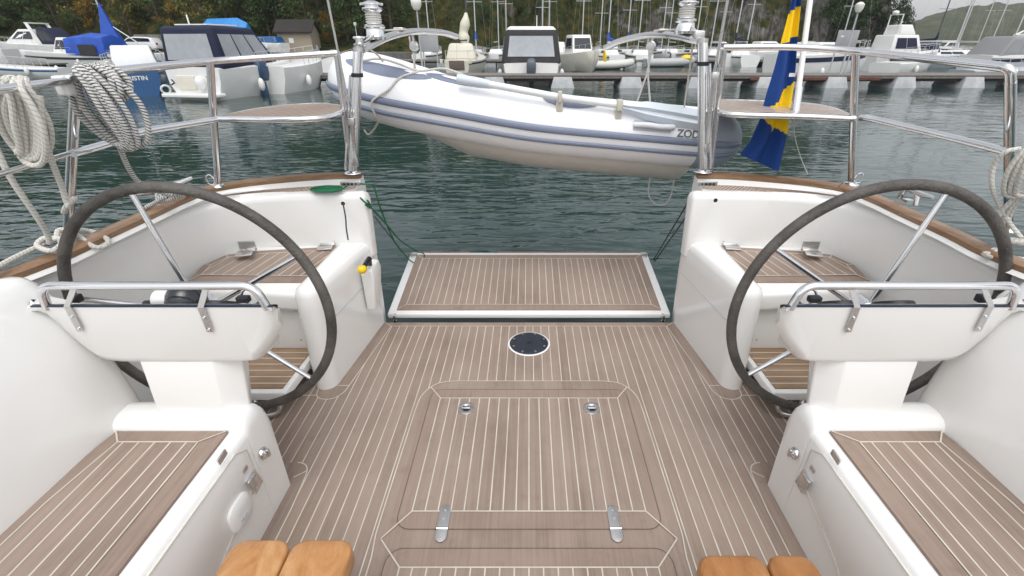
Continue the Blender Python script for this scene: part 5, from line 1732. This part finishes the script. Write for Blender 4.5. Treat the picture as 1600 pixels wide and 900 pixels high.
def stripe(L, B, F, z0, z1, rise=.35, transom=.86, n=16):
    mb = MB()
    for sg in (1, -1):
        r = []
        for i in range(n):
            f = i / n
            b = B / 2 * (transom + (1 - transom) * math.sin(min(1, f / .45) * math.pi / 2)) if f < .45 else B / 2 * max(.015, (1 - ((f - .45) / .55) ** 2.3))
            zz = F + rise * f ** 2
            k = lambda z: (.965 + .035 * min(1, (z - .55) / .45)) if z > .55 else .96
            r.append([(L * f, sg * (b * k(z0) + .012), zz * z0), (L * f, sg * (b * k(z1) + .012), zz * z1)])
        mb.loft(r, 0, cap=False, closed=False)
    return mb
def cabin(x0, x1, w0, w1, z0, z1, sl0=.15, sl1=.5):
    """tapered cabin; sl0/sl1 = how far the aft/front faces lean"""
    mb = MB()
    mb.loft([[(x0, -w0 / 2, z0), (x1, -w0 / 2 * .85, z0), (x1, w0 / 2 * .85, z0), (x0, w0 / 2, z0)],
             [(x0 + sl0, -w1 / 2, z1), (x1 - sl1, -w1 / 2 * .85, z1), (x1 - sl1, w1 / 2 * .85, z1), (x0 + sl0, w1 / 2, z1)]], 0)
    return mb
def cab_win(par, x0, x1, w0, w1, z0, z1, sl0, sl1, m, fa=.12, fb=.88, za=.35, zb=.85, front=True, back=False, split=1, name='window'):
    def side(f, k, sg):
        xa = x0 + sl0 * k; xb = x1 - sl1 * k
        x = xa + (xb - xa) * f
        w = (w0 + (w1 - w0) * k) / 2 * (1 - .15 * f)
        return (x, sg * (w + .012), z0 + (z1 - z0) * k)
    for sg in (1, -1):
        for q in range(split):
            a = fa + (fb - fa) * q / split + .012; b = fa + (fb - fa) * (q + 1) / split - .012
            mb = MB(); mb.loft([[side(a, za, sg), side(b, za, sg), side(b, zb, sg), side(a, zb, sg)], [tuple(Vector(side(*v, sg)) + Vector((0, sg * .012, 0))) for v in ((a, za), (b, za), (b, zb), (a, zb))]], 0)
            mb.build(name, m, par, smooth=False)
    if front:
        mb = MB(); P_ = []
        for k, g in ((za, -.85), (za, .85), (zb, .85), (zb, -.85)):
            x = x1 - sl1 * k + .014; w = (w0 + (w1 - w0) * k) / 2 * .85
            P_.append(Vector((x, g * w, z0 + (z1 - z0) * k)))
        mb.loft([P_, [p + Vector((.012, 0, 0)) for p in P_]], 0); mb.build('windscreen', m, par, smooth=False)
    if back:
        mb = MB(); P_ = []
        for k, g in ((za, -.80), (za, .80), (zb, .80), (zb, -.80)):
            x = x0 + sl0 * k - .014; w = (w0 + (w1 - w0) * k) / 2
            P_.append(Vector((x, g * w, z0 + (z1 - z0) * k)))
        mb.loft([P_, [p - Vector((.012, 0, 0)) for p in P_]], 0); mb.build('rear_window', m, par, smooth=False)
def outboard(par, x, y, z, m, sc=1.0):
    mb = MB()
    mb.loft([[(x + dx * sc * k, y + dy * sc * k, z + zz * sc) for dx, dy in ((-.32, -.2), (.25, -.2), (.25, .2), (-.32, .2))] for zz, k in ((.0, .75), (.2, .95), (.45, 1), (.62, .85), (.70, .55))], 0)
    o_ = mb.build('outboard_motor', m, par, bevel=.05 * sc)
    mb = MB(); mb.box((x - .05 * sc, y, z - .35 * sc), (.26 * sc, .16 * sc, .9 * sc)); mb.build('motor_leg', m, o_, bevel=.03)
def rails(par, L, B, F, f0=.35, f1=.97, h=.5, rise=.35):
    mb = MB(); top = []
    for sg in (1, -1):
        pp = []
        for k in range(8):
            f = f0 + (f1 - f0) * k / 7
            b = B / 2 * max(.03, (1 - (max(0, f - .45) / .55) ** 2.3)) * .92
            p = Vector((L * f, sg * b, F + rise * f * f)); pp.append(p + Vector((0, 0, h)))
            mb.tube([p, p + Vector((0, 0, h))], .014, 5)
        mb.tube(pp, .016, 5)
    mb.build('bow_rail', ALU, par)
def sailboat(loc, rz, L, label, hull_m, mastpx=None, mast_m=None, cover=None, group=None, mh=12, spread=True, name='sailing_boat', cab=True, sprayhood=None, boom=True, mf=.56):
    t = thing(name, label, 'sailing boat', loc, rz, group)
    B = L * .31; F = .95
    hullm(L, B, F, .35, .62).build('hull', hull_m, t)
    if hull_m is not BHULL: stripe(L, B, F, .80, .90, .35, .62).build('hull_stripe', NAVY, t)
    if cab:
        q = (L * .30, L * .68, B * .62, B * .48, F + .05, F + .48, .1, .7)
        c_ = cabin(*q[:2], *q[2:4], *q[4:6], q[6], q[7]).build('coachroof', BOATW, t, bevel=.06)
        cab_win(c_, *q, GLASS, .2, .85, .35, .8, False, split=2)
    if sprayhood:
        cabin(L * .27, L * .40, B * .62, B * .5, F + .05, F + 1.0, .1, .55).build('sprayhood', sprayhood, t, bevel=.12)
    x = L * mf
    mm = mast_m or ALU
    mb = MB(); mb.tube([(x, 0, F), (x - .1, 0, F + mh)], .06, 8)
    mo = mb.build('mast', mm, t)
    if spread:
        mb = MB()
        for z in (mh * .38, mh * .68): mb.tube([(x, -B * .30, F + z), (x, B * .30, F + z)], .022, 6)
        mb.build('spreader', mm, mo)
    mb = MB()
    for e in ((L * .985, 0, F + .35), (.1, 0, F + .1), (x - .2, B * .46, F), (x - .2, -B * .46, F)):
        mb.tube([(x - .1, 0, F + mh), e], .0045, 4)
    mb.build('rigging', mm, mo)
    if boom:
        mb = MB(); mb.tube([(x, 0, F + 1.25), (x - L * .36, 0, F + 1.2)], .05, 8); bo = mb.build('boom', mm, t)
        if cover:
            mb = MB(); mb.tube(catmull([(x + .02, 0, F + 2.2), (x - .1, 0, F + 1.5), (x - L * .12, 0, F + 1.42), (x - L * .36, 0, F + 1.3)], 4), [.06, .09, .12, .15, .17, .18, .18, .17, .16, .15, .13, .11, .09], 8); mb.build('sail_cover', cover, bo)
    rails(t, L, B, F, .7, .98, .5)
    mb = MB()
    for sg in (1, -1): mb.tube([(L * .02, sg * B * .28, F), (L * .02, sg * B * .28, F + .6), (L * .2, sg * B * .4, F + .62), (L * .2, sg * B * .4, F)], .016, 5)
    mb.tube([(L * .02, -B * .28, F + .6), (L * .02, B * .28, F + .6)], .016, 5)
    mb.build('stern_rail', ALU, t)
    return t
def motorboat(loc, rz, L, B, label, hull_m=None, stripe_m=None, cab_q=None, cab_m=None, win_m=None, canopy=None, canopy_m=None, motor=None, back=False, F=.95, group=None, split=2, name='motor_boat', cat='motor boat', cwin=None, csplit=2):
    t = thing(name, label, cat, loc, rz, group)
    hullm(L, B, F).build('hull', hull_m or BOATW, t)
    if stripe_m: stripe(L, B, F, .72, .90).build('hull_stripe', stripe_m, t)
    if cab_q:
        c_ = cabin(*cab_q).build('cabin', cab_m or BOATW, t, bevel=.07)
        cab_win(c_, *cab_q, win_m or GLASS, split=split)
    if canopy:
        c_ = cabin(*canopy).build('canopy', canopy_m, t, bevel=.14)
        cab_win(c_, *canopy, cwin or PLAST, .08, .92, .22, .82, True, back, split=csplit)
    if motor: outboard(t, -.32, 0, .55, motor, 1.15)
    rails(t, L, B, F)
    for sg in (1, -1):
        mb = MB(); mb.sphere((L * .3, sg * (B / 2 + .10), .45), .13, 10, sc=(1, 1, 2.0)); mb.build('fender', BOATW, t)
    return t
HALF = math.pi / 2
# grey-canopied boat behind the dinghy
p = WL(830, 133)
g_ = motorboat(p, HALF, 7.6, 3.35, 'white motor boat seen from astern with a charcoal canopy and a big grey outboard', canopy=(.55, 3.9, 3.25, 2.75, 1.0, 2.62, .35, 1.1), canopy_m=CHAR, back=True, F=1.0)
cab = cabin(.9, 3.3, 2.7, 2.3, 2.60, 2.78, .1, .3).build('hard_top', BOATW, g_, bevel=.05)
outboard(g_, -.15, 0, .42, mat('slate_outboard', (.07, .085, .11), .4), 1.25)
for sg in (1, -1):
    mb = MB(); mb.box((-.22, sg * 1.05, .30), (.55, .95, .16)); mb.build('bathing_step', BOATW, g_, bevel=.03)
mb = MB(); mb.tube([(1.5, -.3, 2.78), (1.5, -.3, 3.3)], .025, 6); mb.build('antenna', WHITE, g_)
# navy-canopied cruiser on the left
pL = WL(262, 157)
nv = motorboat((pL.x + 1.15, pL.y + .2, WATER), R(80), 6.0, 2.75, 'white day cruiser with a navy canvas canopy and pale windows beside the blue boat', canopy=(.15, 3.9, 2.6, 2.25, 1.08, 2.55, .10, 1.2), canopy_m=NAVY, back=True, F=1.1, csplit=3)
mb = MB(); mb.loft([[(-.55, -1.15, .12), (-.55, 1.15, .12), (-.55, 1.15, .26), (-.55, -1.15, .26)], [(.05, -1.2, .12), (.05, 1.2, .12), (.05, 1.2, .26), (.05, -1.2, .26)]], 0); mb.build('swim_step', BOATW, nv, bevel=.04)
mb = MB(); mb.box((-.03, .35, .62), (.05, .8, .5)); mb.build('transom_door', CREAM, nv, bevel=.03)
mb = MB(); mb.sphere((-.12, -.35, .62), .19, 14, sc=(1, 1, 1.35)); mb.build('fender', BOATW, nv)
mb = MB(); mb.tube([(-.06, .95, .72), (-.12, .8, .62), (-.12, .95, .55)], .03, 8); mb.tube([(-.06, -1.0, .85), (-.15, -.8, .75), (-.06, -.6, .85)], .012, 6); mb.build('grab_handle', M['black'], nv)
mb = MB(); mb.box((1.4, 0, 2.60), (1.6, 1.4, .05)); mb.tube([(1.0, .4, 2.6), (1.0, .4, 2.95)], .03, 6); mb.build('roof_hatch', BOATW, nv, bevel=.02)
# blue boat with its name on the stern
p = WL(215, 152)
bl = motorboat((p.x, p.y, WATER), R(121), 6.6, 2.3, 'blue-hulled boat with white lettering on its stern, beside the flecked rope', hull_m=BHULL, cab_q=(2.6, 4.8, 1.7, 1.4, 1.0, 1.9, .3, .6), F=.98)
stripe(6.6, 2.3, .98, .93, 1.02).build('gunwale', BOATW, bl)
mb = MB(); mb.box((.10, 0, 1.02), (.22, 2.0, .05)); mb.box((.9, 0, 1.05), (1.2, 1.5, .06)); mb.build('stern_deck', BOATW, bl, bevel=.015)
lettering('CHRISTIN', .225, (-.012, .42, .64), (0, -1, 0), (-1, 0, 0), WHITE, bl, ext=.004)
mb = MB(); mb.tube([(-.05 + .0 * k, -1.05 + .16 * math.cos(k * .35), .25 + .16 * math.sin(k * .35)) for k in range(18)], .045, 8, closed=True); mb.build('life_ring', BOATW, bl)
# white boat with blue tarpaulin
p = WL(192, 104)
tb_ = motorboat((p.x, p.y, WATER), math.pi, 9.4, 2.9, 'white cabin boat covered aft by a bright blue tarpaulin', cab_q=(3.6, 5.6, 2.2, 1.9, 1.0, 2.5, .3, .9), F=1.1, stripe_m=None)
stripe(9.4, 2.9, 1.1, .55, .72).build('hull_windows', GLASS, tb_)
mb = MB(); mb.loft([[(.1, -1.4, .9), (.1, 1.4, .9), (.1, 1.2, 2.5), (.1, 0, 2.75), (.1, -1.2, 2.5)], [(1.9, -1.45, .95), (1.9, 1.45, .95), (1.9, 1.2, 2.55), (1.9, 0, 2.9), (1.9, -1.2, 2.55)], [(3.8, -1.45, 1.0), (3.8, 1.45, 1.0), (3.8, 1.15, 2.4), (3.8, 0, 2.6), (3.8, -1.15, 2.4)]], 0); mb.build('tarpaulin', BLUET, tb_, bevel=.08)
mb = MB(); mb.box((1.6, 1.47, 1.45), (1.6, .03, .9)); mb.build('canvas_panel', CHAR, tb_)
# boat with a blue sail wrapped round its mast
p = AT(186, 92, Y=55)
sb = thing('sailing_boat', 'small sailing boat with a bright blue sail gathered into a triangle on its mast', 'sailing boat', (p.x, 55, WATER), R(20))
hullm(6.5, 2.2, .9).build('hull', BOATW, sb)
mb = MB(); mb.tube([(0, 0, .9), (-.25, 0, 12)], .075, 8); mo = mb.build('mast', ALU, sb)
mb = MB(); mb.tube([(-.1, -1.2, 5.5), (-.1, 1.2, 5.5)], .03, 6); mb.build('spreader', ALU, mo)
mb = MB(); mb.tube([(-.05, .1, 4.0), (2.9, -.4, 1.55)], .06, 8); mb.build('boom', ALU, sb)
mb = MB(); mb.loft([[(-.05, -.10, 5.6), (.10, -.10, 5.6), (.1, .10, 5.6), (-.05, .10, 5.6)], [(-.45, -.25, 3.8), (.45, -.3, 3.7), (.5, .25, 3.7), (-.4, .2, 3.8)], [(-.9, -.45, 2.0), (1.0, -.5, 1.9), (1.1, .4, 1.9), (-.85, .35, 2.0)], [(-1.2, -.5, 1.45), (1.7, -.5, 1.5), (1.7, .35, 1.5), (-1.2, .35, 1.45)]], 0); mb.build('blue_sail', BLUET, sb, bevel=.06)
# two cruisers at the far left
p = AT(70, 93, Y=57)
t = motorboat((p.x + 4.0, 57.0, WATER), math.pi - .05, 9.2, 3.2, 'white cruiser with a sloping radar arch and navy canvas at the far left quay', cab_q=(2.6, 7.0, 2.7, 2.2, 1.9, 3.35, .5, 2.2), F=1.85, split=2, canopy=(.5, 3.0, 2.7, 2.3, 1.9, 3.5, 1.2, .2), canopy_m=NAVY, cwin=GLASS)
mb = MB(); mb.loft([[(2.4, sg * 1.35, 1.95), (2.9, sg * 1.35, 1.95), (2.9, sg * 1.22, 1.95), (2.4, sg * 1.22, 1.95)] if k == 0 else [(3.2, sg * 1.2, 3.9), (3.5, sg * 1.2, 3.9), (3.5, sg * 1.05, 3.9), (3.2, sg * 1.05, 3.9)] for sg in (1,) for k in (0, 1)], 0)
mb.loft([[(2.4, -1.35, 1.95), (2.9, -1.35, 1.95), (2.9, -1.22, 1.95), (2.4, -1.22, 1.95)], [(3.2, -1.2, 3.9), (3.5, -1.2, 3.9), (3.5, -1.05, 3.9), (3.2, -1.05, 3.9)]], 0)
mb.box((3.35, 0, 3.92), (.4, 2.4, .12)); mb.build('radar_arch', BOATW, t, bevel=.03)
p = WL(75, 101)
motorboat((p.x, p.y - 3, WATER), math.pi + .06, 9.5, 3.0, 'low white sports boat with a long dark windscreen at the left edge', cab_q=(2.2, 5.6, 2.5, 1.9, 1.35, 2.25, .2, 1.9), F=1.45, cab_m=GLASS, win_m=GLASS, split=2)
mb = MB(); t = thing('work_float', 'dark low raft tied in front of the white boats on the left', 'raft', (WL(20, 112).x, WL(20, 112).y, WATER), .05)
mb.box((0, 0, .25), (7, 2, .5)); mb.build('raft_body', STEELD, t, bevel=.05); mb = MB(); mb.box((0, 0, .55), (7.2, 2.2, .1)); mb.build('raft_deck', WOODG, t)
p = WL(40, 122)
motorboat((p.x + 3, p.y, WATER), math.pi, 5.6, 1.9, 'small open white boat with a blue rim left of the rope coils', F=.55, stripe_m=BHULL)
p = WL(245, 104)
motorboat((p.x, p.y - 1, WATER), R(165), 6.2, 2.3, 'small white open boat with dark seats in front of the white car', F=.85, cab_q=(2.4, 3.6, 1.6, 1.4, .9, 1.5, .1, .5), cab_m=GLASS, stripe_m=NAVY)
# laid-up boats under tarpaulins behind the navy canopy
p = AT(352, 62, Y=60)
t = motorboat((p.x + 3.2, 60, 1.1), math.pi, 6.0, 2.5, 'laid-up boat wholly covered by a sky blue tarpaulin tent', F=1.0)
mb = MB(); mb.loft([[(.2, -1.5, .8), (.2, 1.5, .8), (.2, 0, 2.5)], [(1.2, -1.6, .8), (1.2, 1.6, .8), (1.2, 0, 3.0)], [(4.6, -1.3, .9), (4.6, 1.3, .9), (4.6, 0, 2.9)], [(5.9, -.6, 1.0), (5.9, .6, 1.0), (5.9, 0, 1.9)]], 0); mb.build('tarpaulin', LBLUE, t, bevel=.08)
p = AT(415, 72, Y=58)
motorboat((p.x + 2.2, 58, .7), math.pi - .1, 5.0, 2.1, 'laid-up white boat with a dark blue cover right of the sky blue tarpaulin', F=.8, canopy=(.3, 4.0, 1.9, 1.5, .8, 1.5, .3, .9), canopy_m=BHULL, cwin=BHULL)
# white hull with an outboard right of the navy cruiser
p = WL(412, 147)
motorboat((p.x + .3, p.y, WATER), R(86), 5.0, 2.0, 'white open motor boat with a blue-legged outboard right of the navy canopy', F=1.05, motor=mat('blue_outboard', (.02, .06, .13), .4))
# small things along the left pontoon
for i, (px, py, m_, lab) in enumerate(((445, 118, BLUET, 'white dinghy with a round blue cover on the inner side of the pontoon'), (487, 118, BOATW, 'plain white rowing boat on the inner side of the pontoon'), (527, 118, BLUET, 'white dinghy with a small blue cover next to the port rail corner'))):
    p = WL(px, py)
    t = motorboat((p.x, p.y + 2.5, WATER), HALF + .1 * i, 4.0, 1.5, lab, F=.75, name='small_boat')
    if m_ is BLUET:
        mb = MB(); mb.sphere((.6, 0, .85), .5, 12, sc=(1.1, 1, .8)); mb.build('motor_cover', BLUET, t)
# beige yacht stern
p = WL(715, 121)
t = sailboat((p.x, p.y, WATER), HALF - .05, 8.5, 'cream sailing boat seen from astern with a furled cream sail on a dark mast', CREAM, mast_m=MASTD, mh=11)
mb = MB(); mb.box((-.02, 0, .72), (.06, 1.0, .55)); mb.build('transom_hatch', mat('brown_hatch', (.13, .10, .085), .7), t, bevel=.02)
cabin(1.6, 3.2, 2.2, 1.6, 1.0, 2.0, .2, .6).build('sprayhood', CREAM, t, bevel=.15)
mb = MB(); mb.tube(catmull([(4.5, .1, 1.9), (4.6, .25, 2.6), (4.6, .05, 3.4), (4.7, 0, 3.9)], 4), [.22, .3, .38, .40, .34, .3, .34, .36, .30, .24, .18, .14, .10], 9); mb.build('furled_sail', mat('cream_sail', (.66, .64, .52), .85, var=.08, vscale=3), t)
for sg in (1, -1):
    mb = MB(); mb.box((-.25, sg * .95, .95), (.12, .18, .25)); mb.build('stern_box', CREAM, t, bevel=.02)
# yellow-ringed grey inflatable, cabin boat to its left
def rib(loc, rz, L, lab, m_, extra=None, group=None):
    t = thing('inflatable_boat', lab, 'inflatable boat', loc, rz, group)
    w = L * .2
    mb = MB(); mb.tube(catmull([(0, -w, .35), (L * .5, -w, .37), (L * .82, -w * .7, .45), (L, 0, .55), (L * .82, w * .7, .45), (L * .5, w, .37), (0, w, .35)], 6), L * .075, 12); mb.build('buoyancy_tube', m_, t)
    mb = MB(); mb.loft([[(0, -w, .1), (0, w, .1), (0, 0, -.2)], [(L * .6, -w, .1), (L * .6, w, .1), (L * .6, 0, -.2)], [(L * .9, -.1, .3), (L * .9, .1, .3), (L * .9, 0, .2)]], 0); mb.build('bottom', m_, t)
    mb = MB(); mb.box((.05, 0, .45), (.08, w * 1.8, .5)); mb.build('transom', GREYB, t)
    return t
p = WL(912, 106)
t = rib((p.x, 44.5, WATER), .1, 3.9, 'pale grey inflatable boat with an upright yellow ring lying behind the pontoon', mat('pale_inflatable', (.62, .62, .58), .6))
mb = MB(); mb.tube([(1.35 + .0 * k, -.62 + .28 * math.cos(k * .35), .85 + .55 * math.sin(k * .35)) for k in range(18)], .09, 8, closed=True); mb.build('yellow_ring', M['yellow'], t)
mb = MB(); mb.tube(fillet([(-.1, -.4, .5), (-.1, -.4, 2.2), (-.1, .6, 2.2), (.2, .6, .5)], .15), .05, 6); mb.build('gantry', WHITE, t)
p = WL(888, 108)
motorboat((p.x, 45, WATER), HALF * -1 + .2, 7.0, 2.5, 'cream cabin boat showing its bow right of the charcoal canopy', hull_m=CREAM, cab_q=(2.0, 4.2, 2.0, 1.7, 1.1, 2.6, .1, .6), F=1.15)
p = WL(1000, 100)
t = rib((p.x - 1.0, 50, WATER), .0, 4.6, 'mid-grey inflatable tender farther out, beneath the starboard davit arm', RUBG)
mb = MB(); mb.sphere((3.9, -.5, .75), .45, 12, sc=(1.3, 1, .7)); mb.build('yellow_float', M['yellow'], t)
p = WL(1090, 98)
t = motorboat((p.x - 2, 55, WATER), .1, 5.8, 2.2, 'white boat with red fenders and a red float beside the starboard winch', F=.9, stripe_m=mat('red_band', (.45, .03, .03), .5))
mb = MB(); mb.sphere((3.6, 0, 1.35), .42, 12); mb.build('red_float', mat('red_buoy', (.40, .015, .02), .4), t)
p = WL(1170, 100)
motorboat((p.x - 1.5, 56, WATER), .05, 8.5, 2.9, 'white cruiser with teal windscreen behind the corner of the starboard rail', cab_q=(1.5, 5.0, 2.4, 1.9, 1.1, 2.2, .2, 1.6), F=1.2, win_m=mat('teal_glass', (.05, .13, .15), .1))
# right-hand boats behind the pontoon
p = WL(1215, 126)
t = motorboat((p.x, 31, WATER), .35, 7.4, 2.6, 'white day boat with a broad navy stripe moored right behind the flag', cab_q=(2.0, 4.6, 2.2, 1.8, 1.25, 2.05, .1, 1.2), F=1.35, stripe_m=NAVY, win_m=mat('pale_screen', (.22, .32, .33), .1))
p = WL(1342, 108)
t = motorboat((p.x - 1.5, 42, WATER), .15, 6.5, 2.5, 'white boat with a flying bridge and navy screen beside the round lamp', cab_q=(1.0, 4.2, 2.2, 1.9, 1.1, 2.6, .1, .8), F=1.15, win_m=NAVY)
cabin(1.6, 3.2, 1.7, 1.5, 2.6, 3.3, .05, .5).build('flying_bridge', BOATW, t, bevel=.08)
mb = MB(); mb.tube([(1.6, .6, 2.6), (1.6, .6, 4.0), (1.6, -.6, 4.0), (1.6, -.6, 2.6)], .05, 6); mb.sphere((1.6, .2, 4.15), .25, 10, sc=(1, 1, .6)); mb.build('radar_arch', BOATW, t)
p = WL(1300, 116)
motorboat((p.x + 1.5, 34, WATER), .55, 6.0, 2.2, 'low white open boat with dark benches behind the middle post of the starboard rail', F=.8, cab_q=(2.2, 3.4, 1.6, 1.4, .9, 1.4, .1, .4), cab_m=GLASS)
p = WL(1400, 104)
sailboat((p.x - 3.0, 47, WATER), .06, 10.5, 'grey-hulled sailing yacht with a long low white coachroof and a dark sprayhood', GREYB, cover=None, mh=14, sprayhood=NAVY)
p = WL(1500, 114)
t = motorboat((p.x - 3.0, 34.5, WATER), .05, 7.6, 2.9, 'large white cabin cruiser with a grey canvas aft end and a green leaf emblem', cab_q=(3.0, 5.9, 2.6, 2.1, 1.15, 2.55, .05, 1.3), F=1.25, canopy=(.3, 3.0, 2.6, 2.3, 1.15, 2.4, .8, .05), canopy_m=mat('grey_canvas', (.25, .255, .26), .8), cwin=mat('dull_canvas_window', (.22, .23, .24), .4), stripe_m=NAVY)
mb = MB()
for k in range(5): mb.sphere((2.2 + .28 * k, -1.43, .95 + .08 * math.sin(k * 2)), .17, 8, sc=(1.2, .12, .75))
mb.build('leaf_emblem', mat('emblem_green', (.01, .16, .07), .5), t)
mb = MB(); mb.tube([(4.6, -1.50 , .82 + 0 * k) if False else (4.5 + .16 * math.cos(k * .35), -1.52, .95 + .22 * math.sin(k * .35)) for k in range(18)], .05, 8, closed=True); mb.build('yellow_fender', M['yellow'], t)
mb = MB(); mb.tube([(3.2, 0, 2.6), (4.6, 0, 3.4)], .05, 6); mb.tube([(3.0, .8, 2.5), (4.2, .8, 3.1), (4.2, -.8, 3.1), (3.0, -.8, 2.5)], .05, 6); mb.build('radar_arch', BOATW, t)
mb = MB(); mb.sphere((4.4, -.6, 2.95), .22, 10, sc=(1.6, .8, .7)); mb.build('red_buoy', mat('red_buoy2', (.5, .02, .04), .4), t)
p = WL(1575, 104)
sailboat((p.x - 2, 46, WATER), .1, 9.0, 'white sailing yacht with a dark bimini at the right edge of the harbour', BOATW, cover=NAVY, mh=13, sprayhood=NAVY)
p = WL(1560, 122)
motorboat((p.x, 31.5, WATER), .1, 6.5, 2.4, 'long low white hull lying behind the pontoon below the starboard rail corner', F=.85)
p = WL(1480, 120)
motorboat((p.x - 2.5, 30.2, WATER), .02, 7.0, 2.2, 'pale low workboat hull in the shade under the right pontoon', hull_m=GREYB, F=.55)
# the forest of masts: one sailing boat under each
SB = [(674, 62, 'white', None, 'thin bare mast just right of the notice board posts'),
      (745, 60, 'bluestripe', BLUET, 'white mast beside a rolled navy jib, blue-sided hull'),
      (780, 66, 'white', None, 'white mast left of the charcoal canopy'),
      (792, 70, 'white', NAVY, 'navy sail cover, the left mast of the pair over the charcoal canopy'),
      (847, 60, 'white', NAVY, 'navy sail cover, mast standing over the middle of the charcoal canopy'),
      (857, 66, 'white', None, 'white wind instruments, mast over the right of the charcoal canopy'),
      (908, 62, 'white', None, 'double mast with spreaders above the cream cabin boat'),
      (936, 68, 'grey', None, 'thin leaning mast above the yellow ring'),
      (948, 58, 'white', BLUET, 'thick white mast, bright blue sail cover left of the davit arm'),
      (978, 64, 'white', BLUET, 'leaning mast and blue sail cover over the starboard davit arm'),
      (995, 60, 'white', None, 'tall mast with a white foot over the starboard davit arm'),
      (1031, 68, 'white', None, 'slender mast just left of the starboard davit winch'),
      (1041, 72, 'white', None, 'bare mast close beside the starboard davit winch'),
      (1083, 62, 'white', None, 'mast rising behind the starboard davit winch'),
      (1107, 60, 'white', None, 'mast between the starboard winch and the backstay'),
      (1122, 70, 'white', None, 'thin mast right behind the starboard backstay'),
      (1143, 58, 'white', NAVY, 'navy sail cover right of the starboard backstay'),
      (1162, 62, 'white', None, 'straight white mast left of the flag'),
      (1307, 60, 'white', None, 'leaning mast left of the round lamp'),
      (1451, 64, 'white', NAVY, 'dark straight mast in front of the far hill'),
      (1487, 58, 'white', None, 'leaning mast above the cabin cruiser'),
      (1517, 80, 'white', None, 'faint far mast above the cabin cruiser'),
      (1537, 66, 'white', None, 'tall mast near the right edge'),
      (1570, 58, 'white', None, 'rightmost leaning mast against the far hill')]
for i, (px, Y_, hm, cov, lab) in enumerate(SB):
    x = (px - X0) / 720 * Y_ / 1.115
    rz = HALF + rnd.uniform(-.12, .12) + (math.pi if i % 2 else 0)
    L = rnd.uniform(7.6, 9.6)
    d = Vector((math.cos(rz), math.sin(rz), 0)) * L * .56
    hm_ = {'white': BOATW, 'grey': GREYB, 'bluestripe': BOATW}[hm]
    yy = Y_ * .93
    t = sailboat((x * yy / Y_ * 1.0 - d.x, yy - d.y, WATER), rz, L, 'sailing boat with ' + lab, hm_, cover=cov, mh=rnd.uniform(11, 14), group='sailing boats below the cliff', mast_m=MASTD if 'dark straight' in lab else None, boom=True)
    if hm == 'bluestripe': stripe(L, L * .31, .95, .5, .78, .35, .62).build('hull_band', BHULL, t)


# smaller boats lying farther out between the masts
for i, (px, wy, rz, L, kind, lab) in enumerate((
    (760, 92, 1.2, 6.5, 'cab', 'small white cabin boat with a blue band left of the charcoal canopy'),
    (735, 98, -1.3, 6.0, 'open', 'white open boat with a brown cover right of the cream yacht stern'),
    (868, 97, 1.7, 6.8, 'cab', 'small cruiser partly behind the right edge of the charcoal canopy'),
    (905, 92, -1.4, 7.0, 'cab', 'white cabin boat with dark side windows above the yellow ring'),
    (955, 91, -1.7, 7.5, 'cab', 'white cruiser bow under the left half of the starboard davit arm'),
    (1035, 93, .2, 6.5, 'blue', 'white boat with a blue canvas hood under the starboard davit winch'),
    (1060, 90, 3.0, 6.0, 'open', 'low white boat with an orange-brown cover left of the red-fendered boat'),
    (1125, 92, -1.2, 7.2, 'cab', 'white cruiser showing its bow just right of the starboard davit post'),
    (1190, 90, .4, 7.8, 'blue', 'white boat with a blue hood left of the flag'),
    (1265, 91, -.3, 8.0, 'cab', 'white cruiser with a raked screen right of the flagstaff'),
    (1385, 91, 2.9, 8.2, 'cab', 'white cruiser far out left of the grey sailing yacht'),
    (1425, 88, .1, 8.5, 'blue', 'distant boat with a navy hood above the grey sailing yacht'),
    (1470, 88, 3.1, 8.0, 'cab', 'distant white cruiser left of the big cabin cruiser'),
    (1545, 90, .2, 8.0, 'cab', 'distant white cruiser right of the red buoy'),
    (1590, 88, 3.0, 8.5, 'blue', 'distant boat with a dark hood at the right edge'))):
    p = WL(px, wy)
    B_ = L * .34
    kw = dict(F=L * .15)
    F_ = kw['F']
    if kind == 'cab': kw.update(cab_q=(L * .28, L * .62, B_ * .82, B_ * .66, F_ + .05, F_ + 1.15, .1, L * .12), stripe_m=(NAVY, None, BHULL)[i % 3])
    elif kind == 'blue': kw.update(canopy=(L * .08, L * .5, B_ * .85, B_ * .7, F_ + .02, F_ + 1.1, .2, L * .12), canopy_m=(BLUET, NAVY)[i % 2], cwin=GLASS)
    else: kw.update(canopy=(L * .1, L * .6, B_ * .8, B_ * .3, F_ + .02, F_ + .5, .2, .5), canopy_m=mat('brown_cover', (.22, .12, .06), .8), cwin=mat('brown_cover_panel', (.20, .11, .055), .8))
    motorboat((p.x - math.cos(rz) * L * .5, p.y - math.sin(rz) * L * .5, WATER), rz, L, B_, lab, hull_m=(BOATW, CREAM, BOATW, GREYB)[i % 4], **kw)
# ------------------------------------------------------------------ damp autumn air
mb = MB()
mb.box((450, 660, 58), (2330, 1510, 124))
hz = mb.build('haze', mat('haze_air', (1, 1, 1)), smooth=False)
hm = hz.data.materials[0]; t_ = hm.node_tree; t_.nodes.clear()
ho = t_.nodes.new('ShaderNodeOutputMaterial'); hv = t_.nodes.new('ShaderNodeVolumePrincipled')
hv.inputs['Color'].default_value = (.93, .95, .97, 1)
hv.inputs['Density'].default_value = .0003
hv.inputs['Anisotropy'].default_value = .3
t_.links.new(hv.outputs['Volume'], ho.inputs['Volume'])
tag(hz, 'thin pale haze over the harbour', 'haze', kind='stuff')
